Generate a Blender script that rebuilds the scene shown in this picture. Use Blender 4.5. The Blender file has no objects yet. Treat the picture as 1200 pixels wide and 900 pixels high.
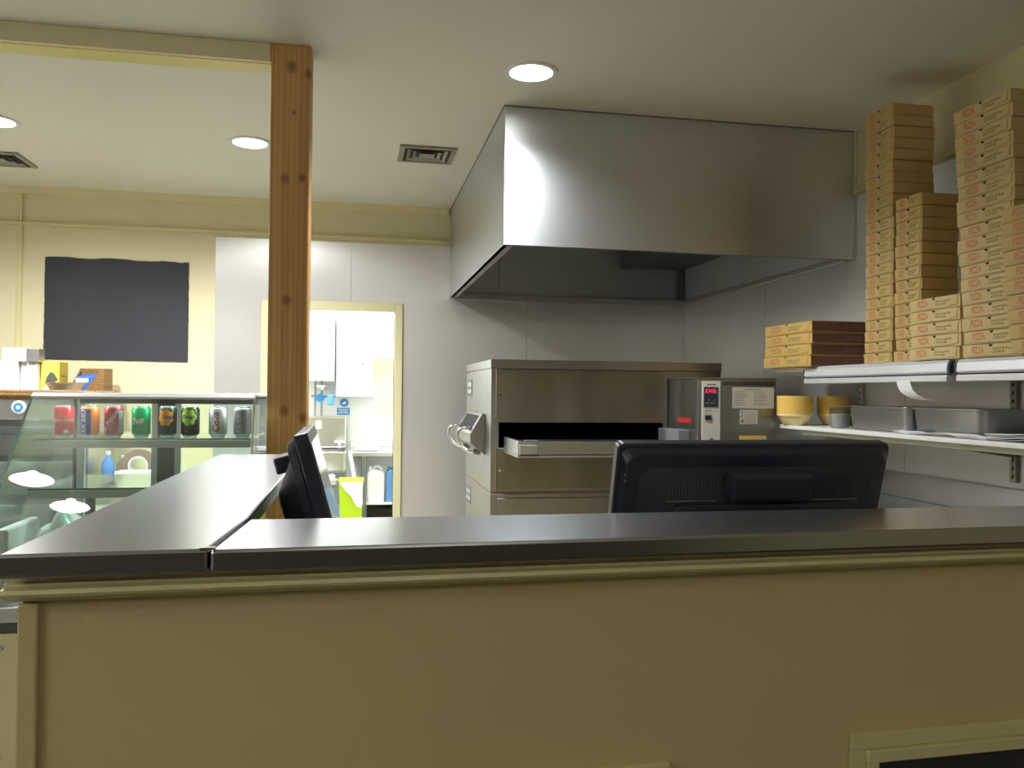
import bpy, bmesh, math, random
from mathutils import Vector, Matrix
random.seed(7)
SC = bpy.context.scene
COL = SC.collection
PI = math.pi
EYE = 1.38
CEIL = 2.725

# ------------------------------------------------------------------ materials
def new_mat(name):
    m = bpy.data.materials.new(name); m.use_nodes = True
    nt = m.node_tree
    for n in list(nt.nodes): nt.nodes.remove(n)
    out = nt.nodes.new('ShaderNodeOutputMaterial')
    return m, nt, out

def mat(name, col, rough=0.5, metal=0.0, var=0.08, scale=6.0, stretch=(1, 1, 1), bump=0.0, bscale=None,
        rvar=0.0, emit=None, estr=0.0, coat=0.0, spec=None, aniso=None):
    """Principled surface with procedural colour / roughness / bump variation in object space."""
    m, nt, out = new_mat(name)
    N, L = nt.nodes, nt.links
    b = N.new('ShaderNodeBsdfPrincipled'); L.new(b.outputs[0], out.inputs[0])
    tc = N.new('ShaderNodeTexCoord'); mp = N.new('ShaderNodeMapping')
    mp.inputs['Scale'].default_value = stretch
    L.new(tc.outputs['Object'], mp.inputs[0])
    nz = N.new('ShaderNodeTexNoise'); nz.inputs['Scale'].default_value = scale; nz.inputs['Detail'].default_value = 4
    L.new(mp.outputs[0], nz.inputs['Vector'])
    mix = N.new('ShaderNodeMix'); mix.data_type = 'RGBA'
    c = Vector(col)
    mix.inputs[6].default_value = (*[max(0, x * (1 - var)) for x in c], 1)
    mix.inputs[7].default_value = (*[min(1, x * (1 + var)) for x in c], 1)
    L.new(nz.outputs['Fac'], mix.inputs[0]); L.new(mix.outputs[2], b.inputs['Base Color'])
    b.inputs['Metallic'].default_value = metal
    b.inputs['Roughness'].default_value = rough
    if coat: b.inputs['Coat Weight'].default_value = coat
    if spec is not None: b.inputs['Specular IOR Level'].default_value = spec
    if aniso is not None:
        b.inputs['Anisotropic'].default_value = aniso[0]; b.inputs['Anisotropic Rotation'].default_value = 0
        tg = N.new('ShaderNodeCombineXYZ')
        for i in range(3): tg.inputs[i].default_value = aniso[1][i]
        L.new(tg.outputs[0], b.inputs['Tangent'])
    if rvar:
        mr = N.new('ShaderNodeMapRange')
        mr.inputs[3].default_value = max(0.02, rough - rvar); mr.inputs[4].default_value = min(1, rough + rvar)
        L.new(nz.outputs['Fac'], mr.inputs[0]); L.new(mr.outputs[0], b.inputs['Roughness'])
    if bump:
        n2 = N.new('ShaderNodeTexNoise'); n2.inputs['Scale'].default_value = bscale or scale * 4
        n2.inputs['Detail'].default_value = 3
        L.new(mp.outputs[0], n2.inputs['Vector'])
        bp = N.new('ShaderNodeBump'); bp.inputs['Strength'].default_value = bump; bp.inputs['Distance'].default_value = 0.01
        L.new(n2.outputs['Fac'], bp.inputs['Height']); L.new(bp.outputs[0], b.inputs['Normal'])
    if emit:
        b.inputs['Emission Color'].default_value = (*emit, 1); b.inputs['Emission Strength'].default_value = estr
    return m

def glass_mat(name, tint, rough=0.02, ior=1.5, graze=.9):
    m, nt, out = new_mat(name); N, L = nt.nodes, nt.links
    t = N.new('ShaderNodeBsdfTransparent'); t.inputs[0].default_value = (*tint, 1)
    g = N.new('ShaderNodeBsdfGlossy'); g.inputs['Roughness'].default_value = rough; g.inputs[0].default_value = (1, 1, 1, 1)
    lw = N.new('ShaderNodeLayerWeight'); lw.inputs[0].default_value = .5
    pw = N.new('ShaderNodeMath'); pw.operation = 'POWER'; pw.inputs[1].default_value = 5; L.new(lw.outputs['Facing'], pw.inputs[0])
    f = N.new('ShaderNodeMath'); f.operation = 'MULTIPLY_ADD'; f.inputs[1].default_value = graze; f.inputs[2].default_value = ((ior - 1) / (ior + 1)) ** 2
    L.new(pw.outputs[0], f.inputs[0])
    x = N.new('ShaderNodeMixShader')
    L.new(f.outputs[0], x.inputs[0]); L.new(t.outputs[0], x.inputs[1]); L.new(g.outputs[0], x.inputs[2]); L.new(x.outputs[0], out.inputs[0])
    return m

def wood_mat(name, knots):
    m, nt, out = new_mat(name); N, L = nt.nodes, nt.links
    b = N.new('ShaderNodeBsdfPrincipled'); L.new(b.outputs[0], out.inputs[0])
    tc = N.new('ShaderNodeTexCoord'); mp = N.new('ShaderNodeMapping'); mp.inputs['Scale'].default_value = (14, 14, .55)
    L.new(tc.outputs['Object'], mp.inputs[0])
    nz = N.new('ShaderNodeTexNoise'); nz.inputs['Scale'].default_value = 1.6; nz.inputs['Detail'].default_value = 6; nz.inputs['Distortion'].default_value = .6
    L.new(mp.outputs[0], nz.inputs['Vector'])
    wv = N.new('ShaderNodeTexWave'); wv.inputs['Scale'].default_value = 1.1; wv.inputs['Distortion'].default_value = 5; wv.inputs['Detail'].default_value = 2
    wv.bands_direction = 'X'
    L.new(mp.outputs[0], wv.inputs['Vector'])
    ad = N.new('ShaderNodeMath'); ad.operation = 'MULTIPLY_ADD'; ad.inputs[1].default_value = .18
    L.new(wv.outputs['Fac'], ad.inputs[0]); L.new(nz.outputs['Fac'], ad.inputs[2])
    cr = N.new('ShaderNodeValToRGB')
    e = cr.color_ramp.elements
    e[0].position = .25; e[0].color = (.46, .23, .072, 1); e[1].position = .85; e[1].color = (.72, .45, .17, 1)
    n = cr.color_ramp.elements.new(.6); n.color = (.62, .35, .12, 1)
    L.new(ad.outputs[0], cr.inputs[0])
    cur = cr.outputs[0]
    for (kx, kz, kr) in knots:
        sx = N.new('ShaderNodeVectorMath'); sx.operation = 'SUBTRACT'; sx.inputs[1].default_value = (kx, 0, kz)
        L.new(tc.outputs['Object'], sx.inputs[0])
        sc = N.new('ShaderNodeVectorMath'); sc.operation = 'MULTIPLY'; sc.inputs[1].default_value = (1, 0, .8)
        L.new(sx.outputs[0], sc.inputs[0])
        ln = N.new('ShaderNodeVectorMath'); ln.operation = 'LENGTH'; L.new(sc.outputs[0], ln.inputs[0])
        mr = N.new('ShaderNodeMapRange'); mr.inputs[1].default_value = kr * .25; mr.inputs[2].default_value = kr * .9
        mr.inputs[3].default_value = .75; mr.inputs[4].default_value = 0
        L.new(ln.outputs['Value'], mr.inputs[0])
        mx = N.new('ShaderNodeMix'); mx.data_type = 'RGBA'; mx.inputs[7].default_value = (.16, .06, .022, 1)
        L.new(mr.outputs[0], mx.inputs[0]); L.new(cur, mx.inputs[6]); cur = mx.outputs[2]
    L.new(cur, b.inputs['Base Color']); b.inputs['Roughness'].default_value = .5
    return m

def wicker_mat(name, col):
    m, nt, out = new_mat(name); N, L = nt.nodes, nt.links
    b = N.new('ShaderNodeBsdfPrincipled'); L.new(b.outputs[0], out.inputs[0]); b.inputs['Roughness'].default_value = .6
    tc = N.new('ShaderNodeTexCoord'); br = N.new('ShaderNodeTexBrick'); mp = N.new('ShaderNodeMapping')
    mp.inputs['Rotation'].default_value = (PI / 2, 0, 0)
    L.new(tc.outputs['Object'], mp.inputs[0]); L.new(mp.outputs[0], br.inputs['Vector'])
    br.inputs['Scale'].default_value = 26
    br.inputs['Color1'].default_value = (*col, 1); br.inputs['Color2'].default_value = (*[c * .7 for c in col], 1)
    br.inputs['Mortar'].default_value = (*[c * .22 for c in col], 1); br.inputs['Mortar Size'].default_value = .05
    L.new(br.outputs['Color'], b.inputs['Base Color'])
    bp = N.new('ShaderNodeBump'); bp.inputs['Strength'].default_value = .6; bp.inputs['Distance'].default_value = .01; bp.invert = True
    L.new(br.outputs['Fac'], bp.inputs['Height']); L.new(bp.outputs[0], b.inputs['Normal'])
    return m

M = {}
M['ceiling'] = mat('painted_ceiling', (.78, .76, .64), .6, var=.04, scale=1.5)
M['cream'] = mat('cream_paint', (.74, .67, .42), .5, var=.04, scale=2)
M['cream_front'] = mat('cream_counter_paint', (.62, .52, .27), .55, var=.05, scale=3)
M['cream_gloss'] = mat('cream_gloss_paint', (.70, .64, .34), .35, var=.05, scale=4)
M['casing'] = mat('pale_cream_casing', (.70, .66, .38), .35, var=.05, scale=4)
M['soffit_lit'] = mat('lit_soffit_paint', (.72, .68, .22), .35, var=.05, scale=4)  # light on the beam underside, put into the colour as yellow
M['plaster'] = mat('front_room_plaster', (.72, .72, .69), .7)
M['front_floor'] = mat('dark_customer_floor', (.10, .085, .07), .5, var=.2, scale=4)
M['front_wood'] = mat('dark_wall_panelling', (.13, .11, .085), .5, var=.2, scale=2)
M['floor'] = mat('floor_tiles', (.42, .39, .34), .45, var=.15, scale=3)
M['white_wall'] = mat('white_wall_paint', (.85, .86, .86), .5, var=.03)
M['steel'] = mat('brushed_steel', (.58, .58, .57), .32, 1, var=.04, scale=3, rvar=.03)
M['steel_hood'] = mat('hood_steel', (.66, .68, .70), .40, 1, var=.03, scale=1.5, stretch=(1, 1, 1), rvar=.03, aniso=(.5, (0, 0, 1)))
M['steel_wall'] = mat('steel_wall_sheet', (.80, .785, .75), .32, .62, var=.04, scale=2.2, stretch=(1, 1, .4), rvar=.04, aniso=(.75, (1, 0, 0)))
M['steel_wall_side'] = mat('steel_side_wall_sheet', (.76, .75, .73), .36, .66, var=.04, scale=2.2, stretch=(1, 1, .4), rvar=.04, aniso=(.7, (0, 1, 0)))
M['steel_top'] = mat('counter_steel', (.40, .415, .43), .25, 1, var=.01, scale=2)
M['steel_oven'] = mat('oven_steel', (.38, .375, .345), .36, 1, var=.14, scale=4, stretch=(4, 4, .7), rvar=.1)
M['steel_stained'] = mat('heat_stained_steel', (.31, .285, .23), .36, 1, var=.35, scale=3.2, stretch=(2.2, 1, .5), rvar=.1)
M['lining'] = mat('hood_lining_steel', (.56, .58, .57), .5, .6, var=.05, scale=3)
M['steel_dark'] = mat('dark_steel', (.22, .22, .22), .4, 1, var=.2)
M['chrome'] = mat('chrome', (.8, .8, .8), .12, 1, var=.02)
M['alu'] = mat('aluminium', (.66, .66, .66), .38, 1, var=.08, scale=9)
M['alu_pan'] = mat('aluminium_pan', (.42, .42, .41), .36, 1, var=.12, scale=8)
M['case_trim'] = mat('satin_case_trim', (.56, .60, .58), .35, .35, var=.05)
M['grey_metal'] = mat('painted_grey_metal', (.30, .31, .30), .4, .3, var=.06)
M['dark_frame'] = mat('dark_anodised_frame', (.10, .11, .11), .4, .4)
M['black'] = mat('black_plastic', (.030, .038, .060), .30, var=.2, scale=20)
M['black_matt'] = mat('black_matt_plastic', (.026, .031, .046), .45, var=.2, scale=20, bump=.08, bscale=400)
M['void'] = mat('near_black', (.012, .011, .01), .8)  # near-black for small dark parts, and for the shade in slots and cavities
M['black_board'] = mat('chalkboard_paper', (.035, .035, .042), .75, var=.25, scale=3)
M['screen'] = mat('monitor_glass', (.01, .01, .012), .07, var=.0)
M['white'] = mat('white_plastic', (.80, .80, .79), .35, var=.03)
M['white_paper'] = mat('white_paper', (.86, .86, .85), .7, var=.03, bump=.1, bscale=30)
M['off_white'] = mat('ivory_enamel', (.72, .72, .63), .35, var=.04)
M['label_paper'] = mat('label_paper', (.62, .61, .54), .5, var=.06)
M['label_ink'] = mat('label_ink', (.16, .16, .15), .6)
M['shelf'] = mat('white_shelf_board', (.80, .80, .76), .4, var=.04)
M['shelf_green'] = mat('pale_green_bracket', (.58, .62, .48), .4, var=.05)
M['rail'] = mat('ticket_rail_aluminium', (.74, .75, .77), .35, .4, var=.05, scale=5)
M['wood'] = wood_mat('knotty_pine', [(-.26, 2.638, .030), (-.195, 2.615, .024), (-.28, 2.200, .026), (-.216, 2.208, .022), (-.268, 1.728, .026), (-.272, 1.298, .028), (-.201, 1.272, .026), (-.25, 2.46, .012)])
M['card'] = mat('pizza_box_card', (.56, .40, .155), .75, var=.10, scale=7, bump=.08, bscale=60)
M['card_big'] = mat('pizza_box_card_golden', (.62, .41, .12), .75, var=.10, scale=7, bump=.08, bscale=60)
M['card_pale'] = mat('pizza_box_card_pale', (.60, .46, .21), .75, var=.10, scale=7, bump=.08, bscale=60)
M['card_side_shade'] = mat('pizza_box_side_shade', (.17, .075, .05), .75, var=.12)  # shade on the big boxes' near side, painted in as dark brown
M['print_red'] = mat('red_print', (.53, .22, .085), .7, var=.2, scale=90)
M['print_green'] = mat('green_print', (.33, .29, .10), .7, var=.2, scale=90)
M['print_cream'] = mat('cream_print', (.42, .30, .22), .7)
M['foam'] = mat('yellow_foam', (.88, .58, .13), .6, var=.05, scale=30)
M['foam_pale'] = mat('pale_yellow_foam', (.88, .72, .36), .6, var=.04, scale=30)
M['clear_tub'] = glass_mat('clear_plastic', (.80, .82, .82), .08)
M['glass'] = glass_mat('case_glass', (.92, .965, .945), .015)
M['end_glass'] = glass_mat('case_end_glass', (.94, .975, .96), .03, 1.2, .2)
M['glass_edge'] = mat('glass_green_edge', (.07, .25, .18), .2)
M['shelf_glass'] = glass_mat('shelf_glass', (.82, .92, .88), .03)
M['led_red'] = mat('led_digits', (.8, .02, .05), .4, emit=(1, .02, .08), estr=1.1)
M['red_label'] = mat('red_warning_label', (.50, .02, .02), .5)
M['lens'] = mat('lamp_lens', (.9, .9, .9), .5, emit=(1, .99, .97), estr=16)
M['opal'] = mat('opal_lamp_glass', (.9, .9, .88), .4, emit=(1, .98, .94), estr=34)
M['lamp_ring'] = mat('white_lamp_ring', (.8, .79, .74), .4)
M['vent'] = mat('dusty_vent', (.33, .31, .22), .55, var=.2, scale=20)
M['vent_dark'] = mat('vent_cavity', (.02, .02, .018), .8)
M['wicker'] = wicker_mat('wicker', (.50, .27, .09))
M['wicker_tray'] = wicker_mat('wicker_honey', (.62, .36, .13))
M['yellow_card'] = mat('yellow_box_card', (.82, .70, .10), .6, var=.1)
M['yellow_side'] = mat('yellow_box_side', (.62, .47, .05), .6, var=.1)
M['blue_pack'] = mat('blue_packet', (.05, .16, .58), .35, var=.3, scale=12)
M['dark_pic'] = mat('printed_dark_patch', (.10, .10, .08), .6)
M['blue_sign'] = mat('blue_sign', (.02, .24, .62), .4)
M['blue_plastic'] = mat('blue_plastic', (.10, .26, .62), .35)
M['lime'] = mat('lime_plastic', (.42, .62, .01), .4, var=.05)
M['bag'] = mat('white_bag_plastic', (.85, .85, .85), .35, bump=.3, bscale=30)
M['jerry'] = mat('translucent_jerrycan', (.78, .83, .88), .4)
M['boiler'] = mat('white_enamel', (.86, .86, .86), .3)
M['cream_panel'] = mat('pale_cream_laminate', (.74, .72, .58), .5)
M['tile'] = mat('grey_tiles', (.55, .57, .57), .3, var=.06)
M['ring_brown'] = mat('brown_ring', (.30, .18, .14), .6, var=.3, scale=40)
M['can_red'] = mat('red_can', (.62, .015, .03), .3, .35, var=.05)
M['can_orange'] = mat('orange_can', (.80, .22, .02), .3, .35, var=.05)
M['can_blue'] = mat('blue_can_panel', (.03, .05, .36), .35, .2)
M['can_maroon'] = mat('maroon_can', (.30, .01, .03), .3, .35, var=.2, scale=30)
M['can_green'] = mat('green_can', (.0, .30, .09), .3, .35, var=.05)
M['can_black'] = mat('black_can', (.012, .014, .014), .3, .35)
M['can_silver'] = mat('silver_can', (.60, .61, .62), .3, .75, var=.06)
M['can_grey'] = mat('grey_can_panel', (.33, .34, .38), .35, .4)
M['ink_white'] = mat('white_lettering', (.85, .85, .85), .5)
M['ink_red'] = mat('red_lettering', (.62, .02, .05), .5)
M['ink_orange'] = mat('orange_splash', (.85, .35, .03), .5)
M['ink_lime'] = mat('lime_splash', (.45, .68, .05), .5)
M['ink_navy'] = mat('navy_lettering', (.03, .05, .2), .5)
M['tin'] = mat('can_lid_aluminium', (.75, .75, .76), .25, .9)
M['sack'] = mat('pale_green_plastic_sack', (.84, .90, .87), .3, var=.1, bump=.3, bscale=14)

# ------------------------------------------------------------------ mesh helpers
def add_box(bm, x0, x1, y0, y1, z0, z1):
    c = [bm.verts.new((x, y, z)) for x in (x0, x1) for y in (y0, y1) for z in (z0, z1)]
    for f in ((0, 1, 3, 2), (4, 6, 7, 5), (0, 4, 5, 1), (2, 3, 7, 6), (0, 2, 6, 4), (1, 5, 7, 3)):
        bm.faces.new([c[i] for i in f])
    return bm

def boxes(*bs):
    bm = bmesh.new()
    for b in bs: add_box(bm, *b)
    return bm

def add_prism(bm, poly, ax, a0, a1):
    """polygon given in the two axes other than ax (cyclic order kept), extruded along ax"""
    def P(u, v, a):
        return {'x': (a, u, v), 'y': (u, a, v), 'z': (u, v, a)}[ax]
    A = [bm.verts.new(P(u, v, a0)) for u, v in poly]; B = [bm.verts.new(P(u, v, a1)) for u, v in poly]
    n = len(poly)
    bm.faces.new(A); bm.faces.new(B[::-1])
    for i in range(n): bm.faces.new((A[i], B[i], B[(i + 1) % n], A[(i + 1) % n]))
    return bm

def prism(poly, ax, a0, a1): return add_prism(bmesh.new(), poly, ax, a0, a1)

def add_hull8(bm, lo, hi):
    """loft between two 4-point rings (lists of 3D points)"""
    A = [bm.verts.new(p) for p in lo]; B = [bm.verts.new(p) for p in hi]
    bm.faces.new(A[::-1]); bm.faces.new(B)
    for i in range(len(A)): bm.faces.new((A[i], A[(i + 1) % len(A)], B[(i + 1) % len(A)], B[i]))
    return bm

def add_lathe(bm, prof, seg=32, cx=0, cy=0, cap=True):
    rings = []
    for r, z in prof:
        rings.append([bm.verts.new((cx + r * math.cos(2 * PI * i / seg), cy + r * math.sin(2 * PI * i / seg), z)) for i in range(seg)])
    for a, b in zip(rings, rings[1:]):
        for i in range(seg): bm.faces.new((a[i], a[(i + 1) % seg], b[(i + 1) % seg], b[i]))
    if cap:
        bm.faces.new(rings[0][::-1]); bm.faces.new(rings[-1])
    return bm

def lathe(prof, seg=32, cx=0, cy=0, cap=True): return add_lathe(bmesh.new(), prof, seg, cx, cy, cap)

def add_cyl(bm, p0, p1, r, seg=16, r1=None):
    p0, p1 = Vector(p0), Vector(p1); d = (p1 - p0).normalized()
    u = d.orthogonal().normalized(); w = d.cross(u); r1 = r if r1 is None else r1
    A = [bm.verts.new(p0 + r * (math.cos(2 * PI * i / seg) * u + math.sin(2 * PI * i / seg) * w)) for i in range(seg)]
    B = [bm.verts.new(p1 + r1 * (math.cos(2 * PI * i / seg) * u + math.sin(2 * PI * i / seg) * w)) for i in range(seg)]
    bm.faces.new(A[::-1]); bm.faces.new(B)
    for i in range(seg): bm.faces.new((A[i], A[(i + 1) % seg], B[(i + 1) % seg], B[i]))
    return bm

def cyl(p0, p1, r, seg=16, r1=None): return add_cyl(bmesh.new(), p0, p1, r, seg, r1)

def add_tube(bm, pts, r, seg=10, closed=False):
    pts = [Vector(p) for p in pts]; n = len(pts); rings = []; prev = None
    for i, p in enumerate(pts):
        if closed: d = pts[(i + 1) % n] - pts[i - 1]
        else: d = pts[min(i + 1, n - 1)] - pts[max(i - 1, 0)]
        d.normalize()
        if prev is None: u = d.orthogonal().normalized()
        else:
            u = prev - d * prev.dot(d); u.normalize()
        prev = u; w = d.cross(u)
        rings.append([bm.verts.new(p + r * (math.cos(2 * PI * k / seg) * u + math.sin(2 * PI * k / seg) * w)) for k in range(seg)])
    m = n if closed else n - 1
    for i in range(m):
        a, b = rings[i], rings[(i + 1) % n]
        for k in range(seg): bm.faces.new((a[k], a[(k + 1) % seg], b[(k + 1) % seg], b[k]))
    if not closed: bm.faces.new(rings[0][::-1]); bm.faces.new(rings[-1])
    return bm

def tube(pts, r, seg=10, closed=False): return add_tube(bmesh.new(), pts, r, seg, closed)

def smooth_path(ctrl, n=8):
    out = []; P = [Vector(c) for c in ctrl]
    P = [2 * P[0] - P[1]] + P + [2 * P[-1] - P[-2]]
    for i in range(1, len(P) - 2):
        for k in range(n):
            t = k / n; a, b, c, d = P[i - 1], P[i], P[i + 1], P[i + 2]
            out.append(.5 * (2 * b + (c - a) * t + (2 * a - 5 * b + 4 * c - d) * t * t + (3 * b - a - 3 * c + d) * t ** 3))
    out.append(P[-2]); return out

def rounded(w, h, r, n=5, cx=0, cy=0):
    pts = []
    for (sx, sy, a0) in ((1, 1, 0), (-1, 1, 90), (-1, -1, 180), (1, -1, 270)):
        for k in range(n + 1):
            a = math.radians(a0 + 90 * k / n)
            pts.append((cx + sx * (w / 2 - r) + r * math.cos(a), cy + sy * (h / 2 - r) + r * math.sin(a)))
    return pts

def obj(name, bm, m, parent=None, bevel=0, smooth=False, seg=2, xf=None):
    if isinstance(bm, bpy.types.Mesh): me = bm
    else:
        bmesh.ops.recalc_face_normals(bm, faces=bm.faces)
        if xf is not None: bmesh.ops.transform(bm, matrix=xf, verts=bm.verts)
        me = bpy.data.meshes.new(name); bm.to_mesh(me); bm.free()
    me.materials.clear(); me.materials.append(M[m] if isinstance(m, str) else m)
    o = bpy.data.objects.new(name, me); COL.objects.link(o)
    if smooth:
        for p in me.polygons: p.use_smooth = True
        try: me.set_sharp_from_angle(angle=math.radians(38))
        except Exception: pass
    if bevel:
        b = o.modifiers.new('edge', 'BEVEL'); b.width = bevel; b.segments = seg; b.limit_method = 'ANGLE'; b.angle_limit = math.radians(40)
    if parent is not None:
        o.parent = parent; o.matrix_parent_inverse = Matrix.Translation(parent.location).inverted()
    return o

def thing(name, label, cat, loc=(0, 0, 0), group=None):
    o = bpy.data.objects.new(name, None); COL.objects.link(o)
    o.location = loc; o.empty_display_size = .05
    o['label'] = label; o['category'] = cat
    if group: o['group'] = group
    return o

def tag(o, label, cat, group=None):
    o['label'] = label; o['category'] = cat
    if group: o['group'] = group
    return o

def struct(name, bm, m, bevel=0):
    o = obj(name, bm, m, None, bevel); o['kind'] = 'structure'; return o

def dup(root, loc, rotz=0, label=None, group=None):
    r = root.copy(); COL.objects.link(r); r.location = loc; r.rotation_euler = (0, 0, rotz)
    if label: r['label'] = label
    if group: r['group'] = group
    for ch in list(root.children):
        c = ch.copy(); COL.objects.link(c); c.parent = r
        for g in list(ch.children):
            d = g.copy(); COL.objects.link(d); d.parent = c
    return r

def text_mesh(s, size, depth=.0004, align='CENTER', shear=0, bold=0, space=1):
    cu = bpy.data.curves.new('lettering', 'FONT'); cu.body = s; cu.size = size; cu.extrude = depth; cu.shear = shear
    cu.align_x = align; cu.align_y = 'CENTER'; cu.offset = bold; cu.space_character = space; cu.resolution_u = 3
    o = bpy.data.objects.new('lettering', cu); COL.objects.link(o)
    bpy.context.view_layer.update()
    me = bpy.data.meshes.new_from_object(o.evaluated_get(bpy.context.evaluated_depsgraph_get()))
    bpy.data.objects.remove(o); bpy.data.curves.remove(cu)
    return me

def mesh_map(me, fn):
    for v in me.vertices: v.co = fn(v.co)
    me.update(); return me

# ------------------------------------------------------------------ camera
f_px, yaw, pitch, roll = 969.5, .18633, .01023, .01025
F = Vector((math.sin(yaw) * math.cos(pitch), math.cos(yaw) * math.cos(pitch), math.sin(pitch)))
r0 = Vector((math.cos(yaw), -math.sin(yaw), 0)); u0 = r0.cross(F)
R = math.cos(roll) * r0 + math.sin(roll) * u0
U = -math.sin(roll) * r0 + math.cos(roll) * u0
cam = bpy.data.cameras.new('camera'); cam.sensor_fit = 'HORIZONTAL'; cam.sensor_width = 36
cam.lens = f_px / 1200 * 36; cam.clip_start = .02
co = bpy.data.objects.new('camera', cam); COL.objects.link(co)
mw = Matrix.Identity(4)
for i in range(3): mw[i][0], mw[i][1], mw[i][2] = R[i], U[i], -F[i]
mw[2][3] = EYE; co.matrix_world = mw
SC.camera = co

# ------------------------------------------------------------------ the room
XW = 2.49      # right wall
YB = 6.05      # back wall
struct('floor', boxes((-3.4, 2.7, 1.1, 8.3, -.1, 0)), 'floor')
struct('floor_1', boxes((-3.4, 2.7, -3.1, 1.0995, -.1, 0)), 'front_floor')
struct('ceiling', boxes((-3.4, 2.7, -3.1, 8.3, CEIL, CEIL + .1)), 'ceiling')
struct('wall_right', boxes((XW, XW + .1, -3.1, YB, 0, CEIL)), 'cream')
struct('wall_left', boxes((-3.4, -3.3, -3.1, YB, 0, CEIL)), 'plaster')
struct('wall_front', boxes((-3.3, XW, -3.1, -3.0, 0, CEIL)), 'front_wood')
DX0, DX1, DZ = -.605, .272, 1.958     # doorway
struct('wall_back', boxes((-3.4, DX0, YB, YB + .12, 0, CEIL), (DX1, XW + .1, YB, YB + .12, 0, CEIL), (DX0, DX1, YB, YB + .12, DZ, CEIL)), 'cream')
struct('wall_far', boxes((-1.3, 1.3, 8.05, 8.15, 0, CEIL)), 'white_wall')
struct('wall_far_left', boxes((-1.4, -1.3, YB + .12, 8.15, 0, CEIL)), 'white_wall')
struct('wall_far_right', boxes((1.3, 1.4, YB + .12, 8.15, 0, CEIL)), 'white_wall')
# steel sheet cladding of the walls, with open seams
t = .004
struct('trim_1', boxes((-.973, -.664, YB - t, YB - .0005, 0, 2.445)), 'steel_wall')
struct('trim_2', boxes((-.664, -.045, YB - t, YB - .0005, 2.018, 2.445)), 'steel_wall')
struct('trim_3', boxes((-.042, .33, YB - t, YB - .0005, 2.018, 2.445), (.33, 1.244, YB - t, YB - .0005, 0, 2.445)), 'steel_wall')
struct('trim_4', boxes((1.248, XW - .005, YB - t, YB - .0005, 0, 2.445)), 'steel_wall')
for k, (a, b) in enumerate(((1.2, 2.10), (2.103, 3.409), (3.412, 4.747), (4.75, YB - .006))):
    struct('trim_%d' % (5 + k), boxes((XW - t, XW - .0005, a, b, 0, 2.395)), 'steel_wall_side')
struct('trim_9', boxes((-3.29, .655, YB - .024, YB - .0006, 2.468, 2.49)), 'cream_gloss', .004)      # picture rail
struct('trim_10', prism([(YB - .03, CEIL - .0005), (YB - .0006, CEIL - .0005), (YB - .0006, CEIL - .05), (YB - .01, CEIL - .045)], 'x', -3.29, .655), 'cream_gloss')
struct('trim_11', prism([(XW - .0006, 2.398), (XW - .03, 2.405), (XW - .03, 2.417), (XW - .018, 2.424), (XW - .018, 2.44), (XW - .0006, 2.445)], 'y', 1.2, 3.795), 'cream_gloss')
struct('trim_12', boxes((-2.235, -2.207, YB - .014, YB - .0006, .9, 2.467)), 'cream_gloss', .003)
struct('trim_13', boxes((-2.222, -2.207, YB - .02, YB - .0006, 2.492, 2.68)), 'cream_gloss', .003)
# door casing
struct('door_1', boxes((-.66, DX0, YB - .022, YB + .122, 0, 2.017), (DX1, .327, YB - .022, YB + .122, 0, 2.017), (DX0, DX1, YB - .022, YB + .122, 1.953, 2.017)), 'casing', .005)

# timber post and painted beam
p = thing('wooden_post', 'knotty orange pine post standing from floor to ceiling at the end of the counter', 'post', (-.26, 3.385, 0))
obj('post_shaft', boxes((-.338, -.187, 3.31, 3.462, .0005, CEIL - .0005)), 'wood', p, .006)
obj('bolt', cyl((-.325, 3.308, 1.06), (-.325, 3.3095, 1.06), .007), 'chrome', p)
b = thing('ceiling_beam', 'cream painted beam under the ceiling, running into the pine post', 'beam', (-1.8, 3.36, CEIL))
obj('beam_face', boxes((-3.299, -.3395, 3.312, 3.335, 2.652, CEIL - .0005)), 'cream', b, .003)
obj('beam_soffit', boxes((-3.299, -.3395, 3.335, 3.44, 2.650, CEIL - .0005)), 'soffit_lit', b, .003)

# ------------------------------------------------------------------ ceiling lamps
lt = thing('ceiling_downlight', 'round white downlight in the ceiling just in front of the steel hood', 'ceiling light', (.704, 3.375, CEIL))
obj('lamp_ring', lathe([(.090, -.001), (.090, -.010), (.100, -.013), (.110, -.010), (.113, -.001)], 40, cap=False), 'lamp_ring', None, smooth=True).parent = lt
obj('lamp_lens', lathe([(.002, -.006), (.04, -.0065), (.0895, -.004), (.0895, -.002)], 40), 'lens', None, smooth=True).parent = lt
SPOTS = [(.704, 3.375, 95)]
for (x, y, w, lab) in ((-.58, 4.66, 195, 'round white downlight in the ceiling, half hidden by the left edge of the pine post'),
                       (-1.80, 4.56, 165, 'round white downlight cut off by the left edge of the photo, beside a ceiling vent')):
    dup(lt, (x, y, CEIL), 0, lab); SPOTS.append((x, y, w))
for (x, y, w) in SPOTS:
    L = bpy.data.lights.new('downlight', 'SPOT'); L.energy = w; L.spot_size = math.radians(146 if x > 0 else 166); L.spot_blend = .6 if x > 0 else .8
    L.shadow_soft_size = .08; L.color = (.95, .98, 1)
    o = bpy.data.objects.new('downlight_beam', L); COL.objects.link(o); o.location = (x, y, CEIL - .03)
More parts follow.
